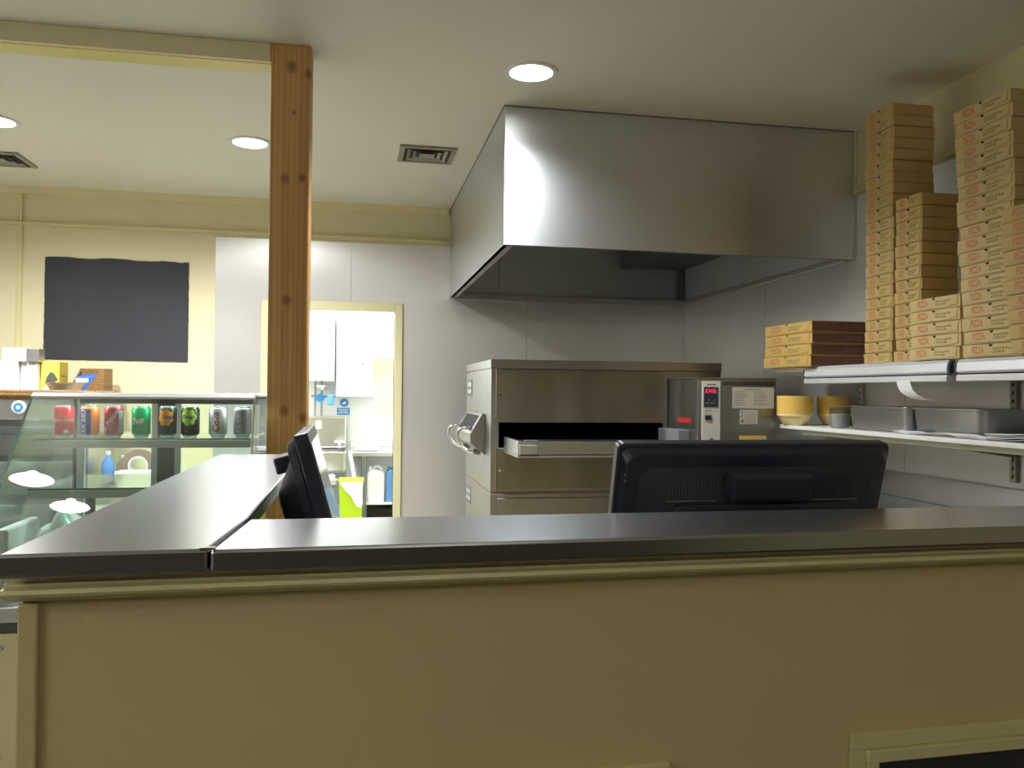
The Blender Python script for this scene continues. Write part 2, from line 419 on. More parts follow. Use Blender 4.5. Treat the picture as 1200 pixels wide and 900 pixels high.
# pendant lamps over the customer side (behind the camera, mirrored in glass and steel)
def pendant(label, x, y, w):
    pd = thing('pendant_lamp', label, 'pendant lamp', (x, y, CEIL), 'pendant lamps over the customer side')
    obj('lamp_shade', lathe([(.146, 2.200), (.135, 2.212), (.09, 2.226), (.045, 2.238), (.03, 2.262), (.012, 2.27)], 36, x, y, cap=False), 'opal', pd, smooth=True)
    obj('lamp_bowl', lathe([(.002, 2.172), (.06, 2.175), (.115, 2.185), (.145, 2.199)], 36, x, y, cap=False), 'opal', pd, smooth=True)
    obj('flex', cyl((x, y, 2.27), (x, y, CEIL - .02), .004, 8), 'white', pd)
    obj('ceiling_rose', lathe([(.045, CEIL - .02), (.05, CEIL - .001)], 24, x, y), 'white', pd, smooth=True)
pendant('white saucer pendant mirrored in the display case glass, upper of the two reflections', -2.36, -.38, 7)
pendant('white saucer pendant mirrored in the display case glass, lower of the two reflections', -2.30, -1.10, 7)
L = bpy.data.lights.new('counter_fill_light', 'POINT'); L.energy = 13; L.shadow_soft_size = .15; L.color = (1, .97, .9)  # unseen fill light added behind the camera to brighten the counter front
o = bpy.data.objects.new('counter_fill_light', L); COL.objects.link(o); o.location = (.5, -1.8, 2.45)
for (x, y, w) in ((-.2, 7.0, 62), (.6, 7.2, 30)):
    L = bpy.data.lights.new('back_room_tube', 'AREA'); L.shape = 'RECTANGLE'; L.size = 1.2; L.size_y = .12; L.energy = w; L.color = (.84, .92, 1)
    o = bpy.data.objects.new('back_room_tube', L); COL.objects.link(o); o.location = (x, y, CEIL - .05)

# ------------------------------------------------------------------ ceiling vents
def vent(label, cx, cy, s):
    v = thing('ceiling_vent', label, 'vent', (cx, cy, CEIL))
    bm = bmesh.new(); a = s / 2
    for (w0, w1) in ((a, a - .028),):
        add_box(bm, cx - w0, cx + w0, cy - w0, cy - w1, CEIL - .012, CEIL - .0006); add_box(bm, cx - w0, cx + w0, cy + w1, cy + w0, CEIL - .012, CEIL - .0006)
        add_box(bm, cx - w0, cx - w1, cy - w1, cy + w1, CEIL - .012, CEIL - .0006); add_box(bm, cx + w1, cx + w0, cy - w1, cy + w1, CEIL - .012, CEIL - .0006)
    obj('vent_frame', bm, 'vent', v)
    obj('vent_cavity', boxes((cx - a + .02, cx + a - .02, cy - a + .02, cy + a - .02, CEIL - .003, CEIL - .0008)), 'vent_dark', v)
    for k in range(3):
        w = a - .045 - k * .034; bm = bmesh.new()
        # a square ring of slanting blades
        outer = [(-w, -w), (w, -w), (w, w), (-w, w)]; i2 = w - .016
        inner = [(-i2, -i2), (i2, -i2), (i2, i2), (-i2, i2)]
        for q in range(4):
            o0, o1, i0, i1 = outer[q], outer[(q + 1) % 4], inner[q], inner[(q + 1) % 4]
            lo = [(cx + o0[0], cy + o0[1], CEIL - .013), (cx + o1[0], cy + o1[1], CEIL - .013), (cx + i1[0], cy + i1[1], CEIL - .004), (cx + i0[0], cy + i0[1], CEIL - .004)]
            add_hull8(bm, lo, [(x, y, z + .002) for x, y, z in lo])
        obj('vent_blade', bm, 'vent', v)
    obj('vent_centre', boxes((cx - .035, cx + .035, cy - .035, cy + .035, CEIL - .012, CEIL - .009)), 'vent', v)
    return v
vent('square dusty ceiling vent between the pine post and the steel hood', .377, 4.68, .312)
vent('square dusty ceiling vent at the left edge of the photo', -2.075, 5.32, .312)

# ------------------------------------------------------------------ extractor hood
h = thing('extractor_hood', 'large stainless steel extractor hood hanging from the ceiling over the pizza oven', 'extractor hood', (1.58, 4.9, CEIL))
HX0, HX1, HY0, HY1, HZ = .670, 2.474, 3.80, 6.036, 2.07
obj('front_panel', boxes((HX0, HX1, HY0, HY0 + .02, HZ, CEIL - .004)), 'steel_hood', h, .002)
obj('side_panel', boxes((HX0, HX0 + .02, HY0 + .0205, 4.95, HZ, CEIL - .004), (HX0, HX0 + .02, 4.953, HY1, HZ, CEIL - .004)), 'steel_hood', h)
obj('bottom_lip', boxes((HX0 + .0205, HX0 + .05, HY0 + .0205, HY1, HZ, HZ + .006), (HX0 + .05, HX1, HY0 + .0205, HY0 + .03, HZ, HZ + .02)), 'steel', h)
obj('inner_lining', boxes((HX0 + .03, 1.03, HY1 - .006, HY1, HZ + .03, 2.6), (1.034, HX1, HY1 - .006, HY1, HZ + .03, 2.6), (HX1 - .006, HX1, HY0 + .03, 4.7, HZ + .03, 2.6), (HX1 - .006, HX1, 4.704, HY1 - .007, HZ + .03, 2.6)), 'lining', h)
obj('inner_roof', boxes((HX0 + .03, HX1 - .007, HY0 + .03, HY1 - .007, 2.60, 2.62)), 'lining', h)
obj('back_rail', boxes((HX0 + .02, HX1 - .01, HY1 - .03, HY1 - .007, HZ - .01, HZ + .03)), 'steel', h, .003)
obj('wall_rail', boxes((HX1 - .03, HX1 - .007, HY0 + .03, HY1 - .031, HZ - .004, HZ + .022)), 'steel', h, .003)
obj('filter_box', boxes((1.955, HX1 - .012, 4.35, HY1 - .04, 2.33, 2.59)), 'dark_frame', h, .004)
obj('corner_pipe', boxes((HX1 - .05, HX1 - .012, HY1 - .06, HY1 - .031, 2.10, 2.329)), 'steel_dark', h)
obj('ceiling_gap_line', boxes((HX0 - .004, HX1, HY0 - .004, HY0 + .02, CEIL - .004, CEIL - .0006), (HX0 - .004, HX0 + .02, HY0 + .02, HY1, CEIL - .004, CEIL - .0006)), 'label_ink', h)  # dark strip stands in for the shade in the hood-to-ceiling gap
obj('end_strip', boxes((HX1, XW - .0045, HY0 - .004, HY0 + .03, HZ, CEIL - .001)), 'off_white', h)

# ------------------------------------------------------------------ counter
def skewx(x):       # front edge of the counter leans slightly in plan
    return 1.075 + (x + .408) * .030
ct = thing('service_counter', 'cream painted half wall of the counter with mouldings, below the steel worktops', 'counter', (.5, 1.3, 0))
CX1 = 2.3
def xprism(poly_yz, x0, x1):      # profile swept along the counter front; y measured from the worktop edge line
    bm = bmesh.new()
    A = [bm.verts.new((x0, skewx(x0) + y, z)) for y, z in poly_yz]; B = [bm.verts.new((x1, skewx(x1) + y, z)) for y, z in poly_yz]
    bm.faces.new(A); bm.faces.new(B[::-1]); n = len(A)
    for i in range(n): bm.faces.new((A[i], B[i], B[(i + 1) % n], A[(i + 1) % n]))
    return bm
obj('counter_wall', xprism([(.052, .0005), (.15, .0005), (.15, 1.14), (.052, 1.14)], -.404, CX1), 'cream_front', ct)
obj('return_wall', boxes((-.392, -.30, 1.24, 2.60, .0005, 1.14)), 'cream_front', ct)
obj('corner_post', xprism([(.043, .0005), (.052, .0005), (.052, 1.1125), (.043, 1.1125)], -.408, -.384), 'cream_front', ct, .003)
obj('counter_moulding', xprism([(.052, 1.1515), (.03, 1.1515), (.03, 1.1425), (.024, 1.141), (.024, 1.138), (.012, 1.136), (.010, 1.131), (.013, 1.127), (.026, 1.125), (.036, 1.120), (.044, 1.115), (.052, 1.113)], -.416, CX1), 'cream_gloss', ct)
obj('return_moulding', prism([(-.404, 1.1515), (-.392, 1.1515), (-.392, 1.10), (-.40, 1.10), (-.41, 1.12), (-.41, 1.135)], 'y', 1.19, 2.60), 'cream_gloss', ct)
obj('counter_cap', xprism([(.053, 1.1405), (.22, 1.1405), (.22, 1.1515), (.053, 1.1515)], -.40, CX1), 'cream_front', ct)
obj('staff_shelf', boxes((-.29, 1.95, 1.33, 2.05, .87, .8945)), 'steel', ct, .004)
obj('staff_cabinet', boxes((-.29, 1.95, 1.36, 2.0, .0005, .869)), 'cream_front', ct)
# steel worktops: front ledge and return ledge
def slab(name, quad, z0, z1, parent, m='steel_top', bev=.004):
    bm = bmesh.new(); add_hull8(bm, [(x, y, z0) for x, y in quad], [(x, y, z1) for x, y in quad]); return obj(name, bm, m, parent, bev)
w1 = thing('counter_worktop', 'long stainless steel worktop along the front counter, holding the wide monitor behind it', 'worktop', (.9, 1.2, 1.152))
slab('top_sheet', [(-.176, skewx(-.176)), (CX1, skewx(CX1)), (CX1, 1.335), (-.159, 1.333)], 1.152, 1.180, w1)
w2 = thing('counter_worktop', 'stainless steel worktop of the counter return running back to the pine post', 'worktop', (-.3, 1.9, 1.152))
slab('top_sheet', [(-.416, skewx(-.416)), (-.1785, skewx(-.1785)), (-.1615, 1.34), (-.1615, 2.655), (-.408, 2.655)], 1.152, 1.1815, w2)
obj('joint_cap', boxes((-.188, -.170, skewx(-.18) - .002, skewx(-.18) + .006, 1.1805, 1.1835)), 'chrome', w2)
# framed boards on the counter front
def framed(label, x0, x1, z0, z1, wd):
    yf = .052
    fr = thing('framed_board', label, 'framed board', ((x0 + x1) / 2, skewx(x0) + yf, z0))
    bm = bmesh.new()
    def strip(xa, xb, za, zb, d):
        b2 = xprism([(yf - d, za), (yf - .0006, za), (yf - .0006, zb), (yf - d, zb)], xa, xb)
        me = bpy.data.meshes.new('t'); b2.to_mesh(me); b2.free(); bm.from_mesh(me); bpy.data.meshes.remove(me)
    h2 = wd * .55
    strip(x0, x1, z1 - h2, z1, .012); strip(x0, x1, z0, z0 + h2, .012); strip(x0, x0 + h2, z0 + h2, z1 - h2, .012); strip(x1 - h2, x1, z0 + h2, z1 - h2, .012)
    a, b_, c, d_ = x0 + h2, x1 - h2, z0 + h2, z1 - h2; k = wd - h2
    strip(a, b_, d_ - k, d_, .020); strip(a, b_, c, c + k, .020); strip(a, a + k, c + k, d_ - k, .020); strip(b_ - k, b_, c + k, d_ - k, .020)
    obj('moulded_frame', bm, 'cream_gloss', fr, .002)
    obj('board', xprism([(yf - .006, z0 + wd), (yf - .0008, z0 + wd), (yf - .0008, z1 - wd), (yf - .006, z1 - wd)], x0 + wd, x1 - wd), 'black_board', fr)
framed('black board in a cream moulded frame, low on the counter front at right', .752, 1.40, .30, .861, .042)
framed('cream moulded frame low on the counter front, left of the black board', -.25, .455, .28, .845, .04)

# ------------------------------------------------------------------ monitors
def monitor(name, label, w, hgt, base, tilt, rotz, bulge, four3=False):
    """built facing +Y (screen), back towards -Y, at origin, bottom edge on z=0 of its own stand"""
    root = thing(name, label, 'monitor', (0, 0, 0))
    T = Matrix.Translation((0, 0, base)) @ Matrix.Rotation(tilt, 4, 'X')
    def P(nm, bm, m, bev=.004, sm=False, par=root):
        o = obj(nm, bm, m, None, bev, sm, xf=T); o.parent = par; return o
    bz = bmesh.new(); add_prism(bz, rounded(w, hgt, .012, 4, 0, hgt / 2), 'y', -.006, .022); P('bezel', bz, 'black', .004)
    rear = bmesh.new()
    o1 = [(x, -.007, z) for x, z in rounded(w - .012, hgt - .012, .02, 5, 0, hgt / 2)]
    o2 = [(x, -.024, z) for x, z in rounded(w - .03, hgt - .03, .03, 5, 0, hgt / 2)]
    add_hull8(rear, o1, o2); P('rear_rim', rear, 'black', .002)
    r2 = bmesh.new()
    i1 = [(x, -.0245, z) for x, z in rounded(w - .085, hgt - .075, .035, 6, 0, hgt / 2 - .005)]
    i2 = [(x, -.024 - bulge, z) for x, z in rounded(w - .20, hgt - .17, .03, 6, 0, hgt / 2 - .02)]
    add_hull8(r2, i1, i2); rc = P('rear_cover', r2, 'black_matt', .004)
    # cooling slots, left and right on the sloping upper part
    top_z0, top_z1 = hgt / 2 - .005 + (hgt - .075) / 2, hgt / 2 - .02 + (hgt - .17) / 2
    def on_slope(x, f): return (x, -.0245 - bulge * f - .0012, top_z0 + (top_z1 - top_z0) * f)
    n = 16
    for s in (-1, 1):
        if four3: continue
        sl = bmesh.new()
        for k in range(n):
            x = s * w * .16 + s * k * w * .0115
            a = on_slope(x, .25); b2 = on_slope(x, .95)
            add_cyl(sl, a, b2, .0010, 6)
        P('cooling_slots', sl, 'black', 0)
    if four3:
        sl = bmesh.new()
        for k in range(14):
            z = hgt * .28 + k * hgt * .026
            add_cyl(sl, (-w * .28, -.0245 - bulge * .98, z), (w * .28, -.0245 - bulge * .98, z), .0012, 6)
        P('cooling_slots', sl, 'black', 0)
    return root, P
m1, P1 = monitor('wide_monitor', 'wide black monitor seen from behind, standing right behind the front counter', .600, .345, .055, math.radians(16), 0, .03)
hg = .345
sb = bmesh.new(); add_prism(sb, rounded(.172, .050, .008, 4, 0, hg - .064), 'y', -.088, -.045); P1('mount_block', sb, 'black', .005)
dt = bmesh.new()
for s in (-1, 1):
    for k in range(22):
        x = s * (.105 + k * .0048); add_box(dt, x, x + .0026, -.0568, -.0542, hg - .104, hg - .1015)
P1('rivet_row', dt, 'grey_metal', 0)
lp = bmesh.new(); add_prism(lp, rounded(.40, .16, .03, 5, 0, hg - .19), 'y', -.062, -.053); P1('lower_cover', lp, 'black', .004)
P1('screen', boxes((-.285, .285, .0222, .0235, .018, hg - .018)), 'screen', 0)
sc_ = bmesh.new()
for z in (hg - .058, hg - .071): add_cyl(sc_, (-.286, -.0255, z), (-.286, -.0235, z), .0022, 8)
P1('screw', sc_, 'grey_metal', 0)
o = obj('stand_neck', prism([(-.07, .012), (-.03, .012), (-.03, .26), (-.07, .24)], 'x', -.05, .05), 'black', None, .004); o.parent = m1
o = obj('stand_foot', prism(rounded(.26, .2, .04, 6, 0, -.03), 'z', .0005, .012), 'black', None, .003); o.parent = m1
m1.location = (.812, 1.672, .895)
m2, P2 = monitor('till_monitor', 'black till monitor seen edge-on in front of the pine post, leaning back', .40, .325, .087, math.radians(15.5), 0, .045, True)
P2('screen', boxes((-.178, .178, .0222, .0235, .022, .303)), 'screen', 0)
sb = bmesh.new(); add_prism(sb, rounded(.11, .034, .006, 4, 0, .268), 'y', -.066, -.03); P2('mount_block', sb, 'black', .005)
o = obj('stand_neck', prism([(-.09, .012), (-.04, .012), (-.04, .24), (-.09, .22)], 'x', -.05, .05), 'black', None, .004); o.parent = m2
o = obj('stand_foot', prism(rounded(.24, .18, .04, 6, 0, -.05), 'z', .0005, .012), 'black', None, .003); o.parent = m2
m2.location = (-.026, 1.80, .895 - .0) ; m2.rotation_euler = (0, 0, math.radians(-90 + .8))

# ------------------------------------------------------------------ pizza oven
OX0, OX1, OY0, OY1 = .70, 1.99, 4.30, 5.29
ov = thing('pizza_oven', 'double deck stainless conveyor pizza oven standing under the steel hood', 'pizza oven', (1.35, 4.8, 0))
obj('top_cover', boxes((OX0 - .004, OX1 + .003, OY0 - .006, OY1, 1.506, 1.554)), 'steel_oven', ov, .003)
obj('upper_deck', boxes((OX0, .742, OY0, OY1, .857, 1.505), (1.655, OX1, OY0, OY1, .857, 1.505), (.7425, 1.6545, OY0 + .006, OY1, 1.226, 1.505), (.7425, 1.6545, OY0 + .006, OY1, .857, 1.07), (.7425, 1.6545, OY1 - .05, OY1, 1.0705, 1.2255)), 'steel_oven', ov)
obj('cavity_lining', boxes((.7435, 1.6535, OY0 + .02, OY1 - .051, 1.0706, 1.074), (.7435, 1.6535, OY0 + .02, OY1 - .051, 1.222, 1.2255), (.7425, .745, OY0 + .02, OY1 - .051, 1.0745, 1.2215), (1.652, 1.6545, OY0 + .02, OY1 - .051, 1.0745, 1.2215), (.746, 1.651, OY1 - .056, OY1 - .051, 1.0745, 1.2215)), 'void', ov)
obj('upper_panel', boxes((.733, 1.656, OY0 - .012, OY0 - .0005, 1.222, 1.502)), 'steel_stained', ov, .003)
hb = bmesh.new()
for (z0, z1) in ((1.25, 1.50), (.86, 1.086)): add_cyl(hb, (.7265, OY0 - .006, z0), (.7265, OY0 - .006, z1), .004, 10)
obj('panel_hinge', hb, 'chrome', ov)
kn = bmesh.new()
for z in (1.365, .97): add_cyl(kn, (.745, OY0 - .0125, z), (.745, OY0 - .024, z), .006, 12)
obj('panel_latch', kn, 'chrome', ov)
obj('lower_panel', boxes((.735, 1.656, OY0 - .010, OY0 - .0005, .868, 1.088)), 'steel_stained', ov, .003)
# conveyor tray
cv = obj('conveyor_frame', boxes((.768, .785, 3.90, 4.296, 1.078, 1.146), (.785, 1.66, 3.90, 3.918, 1.082, 1.142), (1.643, 1.66, 3.919, 4.296, 1.078, 1.146), (.765, 1.66, 3.895, 4.296, 1.066, 1.077)), 'steel', ov, .002)
obj('conveyor_belt', boxes((.786, 1.642, 3.9195, 5.20, 1.118, 1.128)), mat('conveyor_mesh', (.20, .20, .22), .45, 1, var=.5, scale=60, stretch=(1, 3, 1)), ov)
obj('end_bracket', boxes((.772, .86, 3.884, 3.8945, 1.084, 1.128)), 'alu', ov, .003)
obj('bracket_plate', boxes((.80, .868, 3.90, 3.93, 1.1465, 1.150)), 'alu', ov, .001)
# lower deck
obj('deck_seam', boxes((OX0 + .004, OX1 - .004, OY0 + .004, OY1, .845, .8565)), 'ring_brown', ov)
obj('lower_deck', boxes((OX0, OX1, OY0, OY1, .16, .8445)), 'steel_oven', ov, .003)
obj('deck_front', boxes((.735, 1.656, OY0 - .012, OY0 - .0005, .20, .822)), 'steel_oven', ov, .004)
for (x, y) in ((.78, 4.38), (1.9, 4.38), (.78, 5.2), (1.9, 5.2)):
    obj('leg', cyl((x, y, .0005), (x, y, .1595), .03, 16), 'steel_dark', ov)
# plates and access door on the left side
for (z0, z1) in ((1.352, 1.458), (.69, .80)):
    pl = obj('name_plate', boxes((OX0 - .003, OX0 - .0003, 5.03, 5.22, z0, z1)), 'label_ink', ov, .001)
    bm = bmesh.new()
    for k in range(2): add_box(bm, OX0 - .004, OX0 - .0031, 5.05, 5.20, z0 + .02 + k * .042, z0 + .046 + k * .042)
    obj('plate_lines', bm, 'alu', pl)
dr = obj('access_door', prism([(OX0 - .0004, 1.262), (OX0 - .016, 1.262), (OX0 - .082, 1.150), (OX0 - .082, 1.098), (OX0 - .0004, 1.035)], 'y', 4.50, 5.12), 'steel_oven', ov, .003)
# a window in the sloping upper face
n_ = Vector((-.112, 0, .066)).normalized(); bm = bmesh.new()
def onslope(f, y, d): return Vector((OX0 - .016 - .066 * f, y, 1.262 - .112 * f)) + n_ * d
add_hull8(bm, [onslope(.12, 4.57, .0004), onslope(.12, 5.05, .0004), onslope(.85, 5.05, .0004), onslope(.85, 4.57, .0004)], [onslope(.12, 4.57, .003), onslope(.12, 5.05, .003), onslope(.85, 5.05, .003), onslope(.85, 4.57, .003)])
obj('door_window', bm, 'void', dr)
for y in (4.58, 5.02):
    obj('door_handle', tube(smooth_path([(OX0 - .070, y, 1.178), (OX0 - .115, y, 1.178), (OX0 - .142, y, 1.150), (OX0 - .130, y, 1.095), (OX0 - .085, y - .02, 1.055), (OX0 - .02, y - .04, 1.046)], 6), .0085, 10), 'chrome', dr, smooth=True)
    obj('handle_boss', cyl((OX0 - .055, y - .03, 1.052), (OX0 - .018, y - .04, 1.046), .016, 14), 'steel_dark', dr)
# control box on the right
BX0, BX1, BY = 1.683, 2.106, 3.90
cb = obj('control_box', boxes((BX0, BX1, BY, OY0 - .0135, .93, 1.458), (BX0 - .003, BX1 + .003, BY - .004, OY0 - .0135, 1.4585, 1.466)), 'steel_oven', ov, .002)
obj('control_panel', boxes((BX0 + .020, BX0 + .118, BY - .008, BY - .0005, .99, 1.447)), 'off_white', cb, .002)
dp = obj('display_panel', boxes((BX0 + .028, BX0 + .104, BY - .012, BY - .0085, 1.318, 1.418)), 'black', cb, .002)
me = text_mesh('EHE', .030, .0004, shear=.15, space=1.25); mesh_map(me, lambda c: Vector((BX0 + .060 + c.x * .88, BY - .0127 - c.z, 1.396 + c.y)))
obj('digits', me, 'led_red', dp)
bm = bmesh.new()
for (x, z) in ((.040, 1.338), (.053, 1.338), (.053, 1.352), (.068, 1.338), (.082, 1.338), (.082, 1.352), (.092, 1.398), (.092, 1.388)): add_box(bm, BX0 + x - .004, BX0 + x + .004, BY - .0128, BY - .0122, z - .003, z + .003)
obj('buttons', bm, 'alu', dp)
bm = bmesh.new()
for (x0, x1, z0, z1) in ((.046, .092, 1.428, 1.433), (.034, .048, 1.298, 1.302), (.052, .070, 1.298, 1.302), (.034, .046, 1.284, 1.287), (.060, .066, 1.284, 1.287)): add_box(bm, BX0 + x0, BX0 + x1, BY - .0088, BY - .0082, z0, z1)
obj('panel_marks', bm, 'label_ink', cb)
obj('rocker_switch', boxes((BX0 + .034, BX0 + .068, BY - .015, BY - .0085, 1.252, 1.277)), 'black', cb, .003)
obj('panel_knob', cyl((BX0 + .062, BY - .0085, 1.150), (BX0 + .062, BY - .03, 1.150), .013, 18), 'chrome', cb, .002)
bm = bmesh.new()
for z in (1.435, 1.160): add_cyl(bm, (BX0 + .010, BY - .0005, z), (BX0 + .010, BY - .004, z), .004, 10)
obj('panel_screw', bm, 'chrome', cb)
bm = bmesh.new()
for k in range(34): x = BX0 + .130 + k * .0084; add_box(bm, x, x + .0045, BY - .0012, BY - .0003, 1.427, 1.445)
obj('vent_slots', bm, 'void', cb)
nt_ = obj('notice_label', boxes((BX0 + .185, BX0 + .412, BY - .002, BY - .0004, 1.312, 1.418)), 'label_paper', cb)
bm = bmesh.new()
add_box(bm, BX0 + .25, BX0 + .34, BY - .0026, BY - .0021, 1.406, 1.409)
for k in range(7):
    add_box(bm, BX0 + .195, BX0 + .195 + .05 + .035 * random.random(), BY - .0026, BY - .0021, 1.395 - k * .011, 1.397 - k * .011)
    add_box(bm, BX0 + .300, BX0 + .300 + .05 + .05 * random.random(), BY - .0026, BY - .0021, 1.395 - k * .011, 1.397 - k * .011)
obj('notice_lines', bm, 'label_ink', nt_)
n2_ = obj('warning_label', boxes((BX0 + .226, BX0 + .322, BY - .002, BY - .0004, 1.232, 1.304)), 'label_paper', cb)
bm = bmesh.new()
for (x0, x1, z0, z1) in ((.234, .240, 1.284, 1.298), (.234, .239, 1.268, 1.278), (.233, .246, 1.240, 1.254)): add_box(bm, BX0 + x0, BX0 + x1, BY - .0026, BY - .0021, z0, z1)
for k in range(5): add_box(bm, BX0 + .252, BX0 + .312, BY - .0026, BY - .0021, 1.240 + k * .013, 1.242 + k * .013)
obj('warning_lines', bm, 'label_ink', n2_)
obj('yellow_label', boxes((BX0 + .224, BX0 + .372, BY - .002, BY - .0004, 1.154, 1.173)), 'foam', cb)
obj('red_label', boxes((BX0 - .0025, BX0 - .0004, 3.98, 4.15, 1.232, 1.258)), 'red_label', cb)
obj('side_bracket', boxes((BX0 - .0605, BX0 - .0006, 4.0, OY0 - .0135, 1.10, 1.196)), 'grey_metal', cb, .002)

# ------------------------------------------------------------------ shelves on the right wall
SX = 2.085
up = thing('wall_shelf', 'upper white wall shelf carrying the pizza box stacks, ticket rails along its edge', 'shelf', (2.3, 2.8, 1.495))
bd = obj('shelf_board', boxes((SX, XW - .0050, 1.5, 3.87, 1.494, 1.514)), 'shelf', up, .002)
for y in (2.755, 3.734):
    obj('shelf_bracket', prism([(XW - .0210, 1.4935), (SX + .03, 1.4935), (SX + .03, 1.48), (XW - .0210, 1.44)], 'y', y - .012, y + .012), 'shelf_green', up)
lo = thing('wall_shelf', 'lower white wall shelf below the ticket rails, carrying trays and yellow tubs', 'shelf', (2.3, 2.8, 1.21))
bm = bmesh.new(); add_prism(bm, [(2.10, 1.5), (XW - .0050, 1.5), (XW - .0050, 3.89), (2.16, 3.89), (2.115, 3.875), (2.10, 3.84)], 'z', 1.214, 1.232)
obj('shelf_board', bm, 'shelf', lo, .003)
obj('shelf_batten', boxes((2.135, 2.155, 1.9, 3.70, 1.192, 1.2135)), 'shelf_green', lo, .002)
for y in (2.755, 3.734):
    obj('shelf_bracket', prism([(XW - .0210, 1.2135), (2.16, 1.2135), (2.16, 1.195), (XW - .0210, 1.15)], 'y', y - .012, y + .012), 'shelf_green', lo)
for (y, lab) in ((2.755, 'pale green slotted shelf upright on the wall at the right edge of the photo'), (3.734, 'pale green slotted shelf upright on the steel wall behind the yellow tubs')):
    ur = thing('shelf_upright', lab, 'shelf upright', (XW - .012, y, 1.05), 'slotted shelf uprights')
    obj('upright_channel', boxes((XW - .020, XW - .0045, y - .016, y + .016, 1.055, 1.4935)), 'shelf_green', ur, .002)
    bm = bmesh.new()
    for k in range(13): add_box(bm, XW - .0206, XW - .0201, y - .004, y + .004, 1.07 + k * .032, 1.085 + k * .032)
    obj('slots', bm, 'void', ur)
# ticket rails
def rail(label, y0, y1):
    rl = thing('ticket_rail', label, 'ticket rail', (SX, (y0 + y1) / 2, 1.45), 'ticket rails on the shelf edge')
    prof = [(SX - .0005, 1.512), (SX - .012, 1.512), (SX - .022, 1.500), (SX - .026, 1.470), (SX - .020, 1.464), (SX - .014, 1.462), (SX - .0005, 1.462)]
    obj('rail_cover', prism(prof, 'y', y0, y1), 'rail', rl, .001)
    obj('rail_lip', prism([(SX - .0005, 1.458), (SX - .022, 1.458), (SX - .026, 1.452), (SX - .026, 1.436), (SX - .020, 1.434), (SX - .0005, 1.434)], 'y', y0, y1), 'rail', rl, .001)
    obj('rail_groove', boxes((SX - .010, SX - .0005, y0, y1, 1.4582, 1.4618)), 'void', rl)
    for y in (y0 - .0006, y1 + .0006):
        s = -1 if y < y0 else 1
        e = obj('end_cap', prism([(SX - .0005, 1.511), (SX - .024, 1.498), (SX - .024, 1.464), (SX - .0005, 1.464)], 'y', min(y, y + s * .012), max(y, y + s * .012)), 'black', rl, .002)
    return rl
rail('aluminium ticket rail on the upper shelf edge, with a paper slip hanging from it', 2.60, 3.55)
rail('aluminium ticket rail on the upper shelf edge, running out of the photo at right', 1.62, 2.552)
# hanging order slip, curling at its lower end
bm = bmesh.new(); pts = [(2.051, 1.442), (2.052, 1.425), (2.054, 1.405), (2.060, 1.388), (2.072, 1.374), (2.090, 1.366)]
pv = []
for k, (x, z) in enumerate(pts):
    sh = -.0035 * k * k
    pv.append([bm.verts.new((x, 2.872 + sh, z)), bm.verts.new((x, 2.793 + sh, z)), bm.verts.new((x + .0006, 2.872 + sh, z)), bm.verts.new((x + .0006, 2.793 + sh, z))])
for a, b in zip(pv, pv[1:]):
    bm.faces.new((a[0], a[1], b[1], b[0])); bm.faces.new((a[2], b[2], b[3], a[3])); bm.faces.new((a[0], b[0], b[2], a[2])); bm.faces.new((a[1], a[3], b[3], b[1]))
bm.faces.new((pv[0][0], pv[0][2], pv[0][3], pv[0][1])); bm.faces.new((pv[-1][0], pv[-1][1], pv[-1][3], pv[-1][2]))
for v in bm.verts: v.co.x += .0045
tag(obj('hanging_order_slip', bm, 'white_paper', None, smooth=True), 'white paper slip curling down from the ticket rail above the steel trays', 'paper slip')

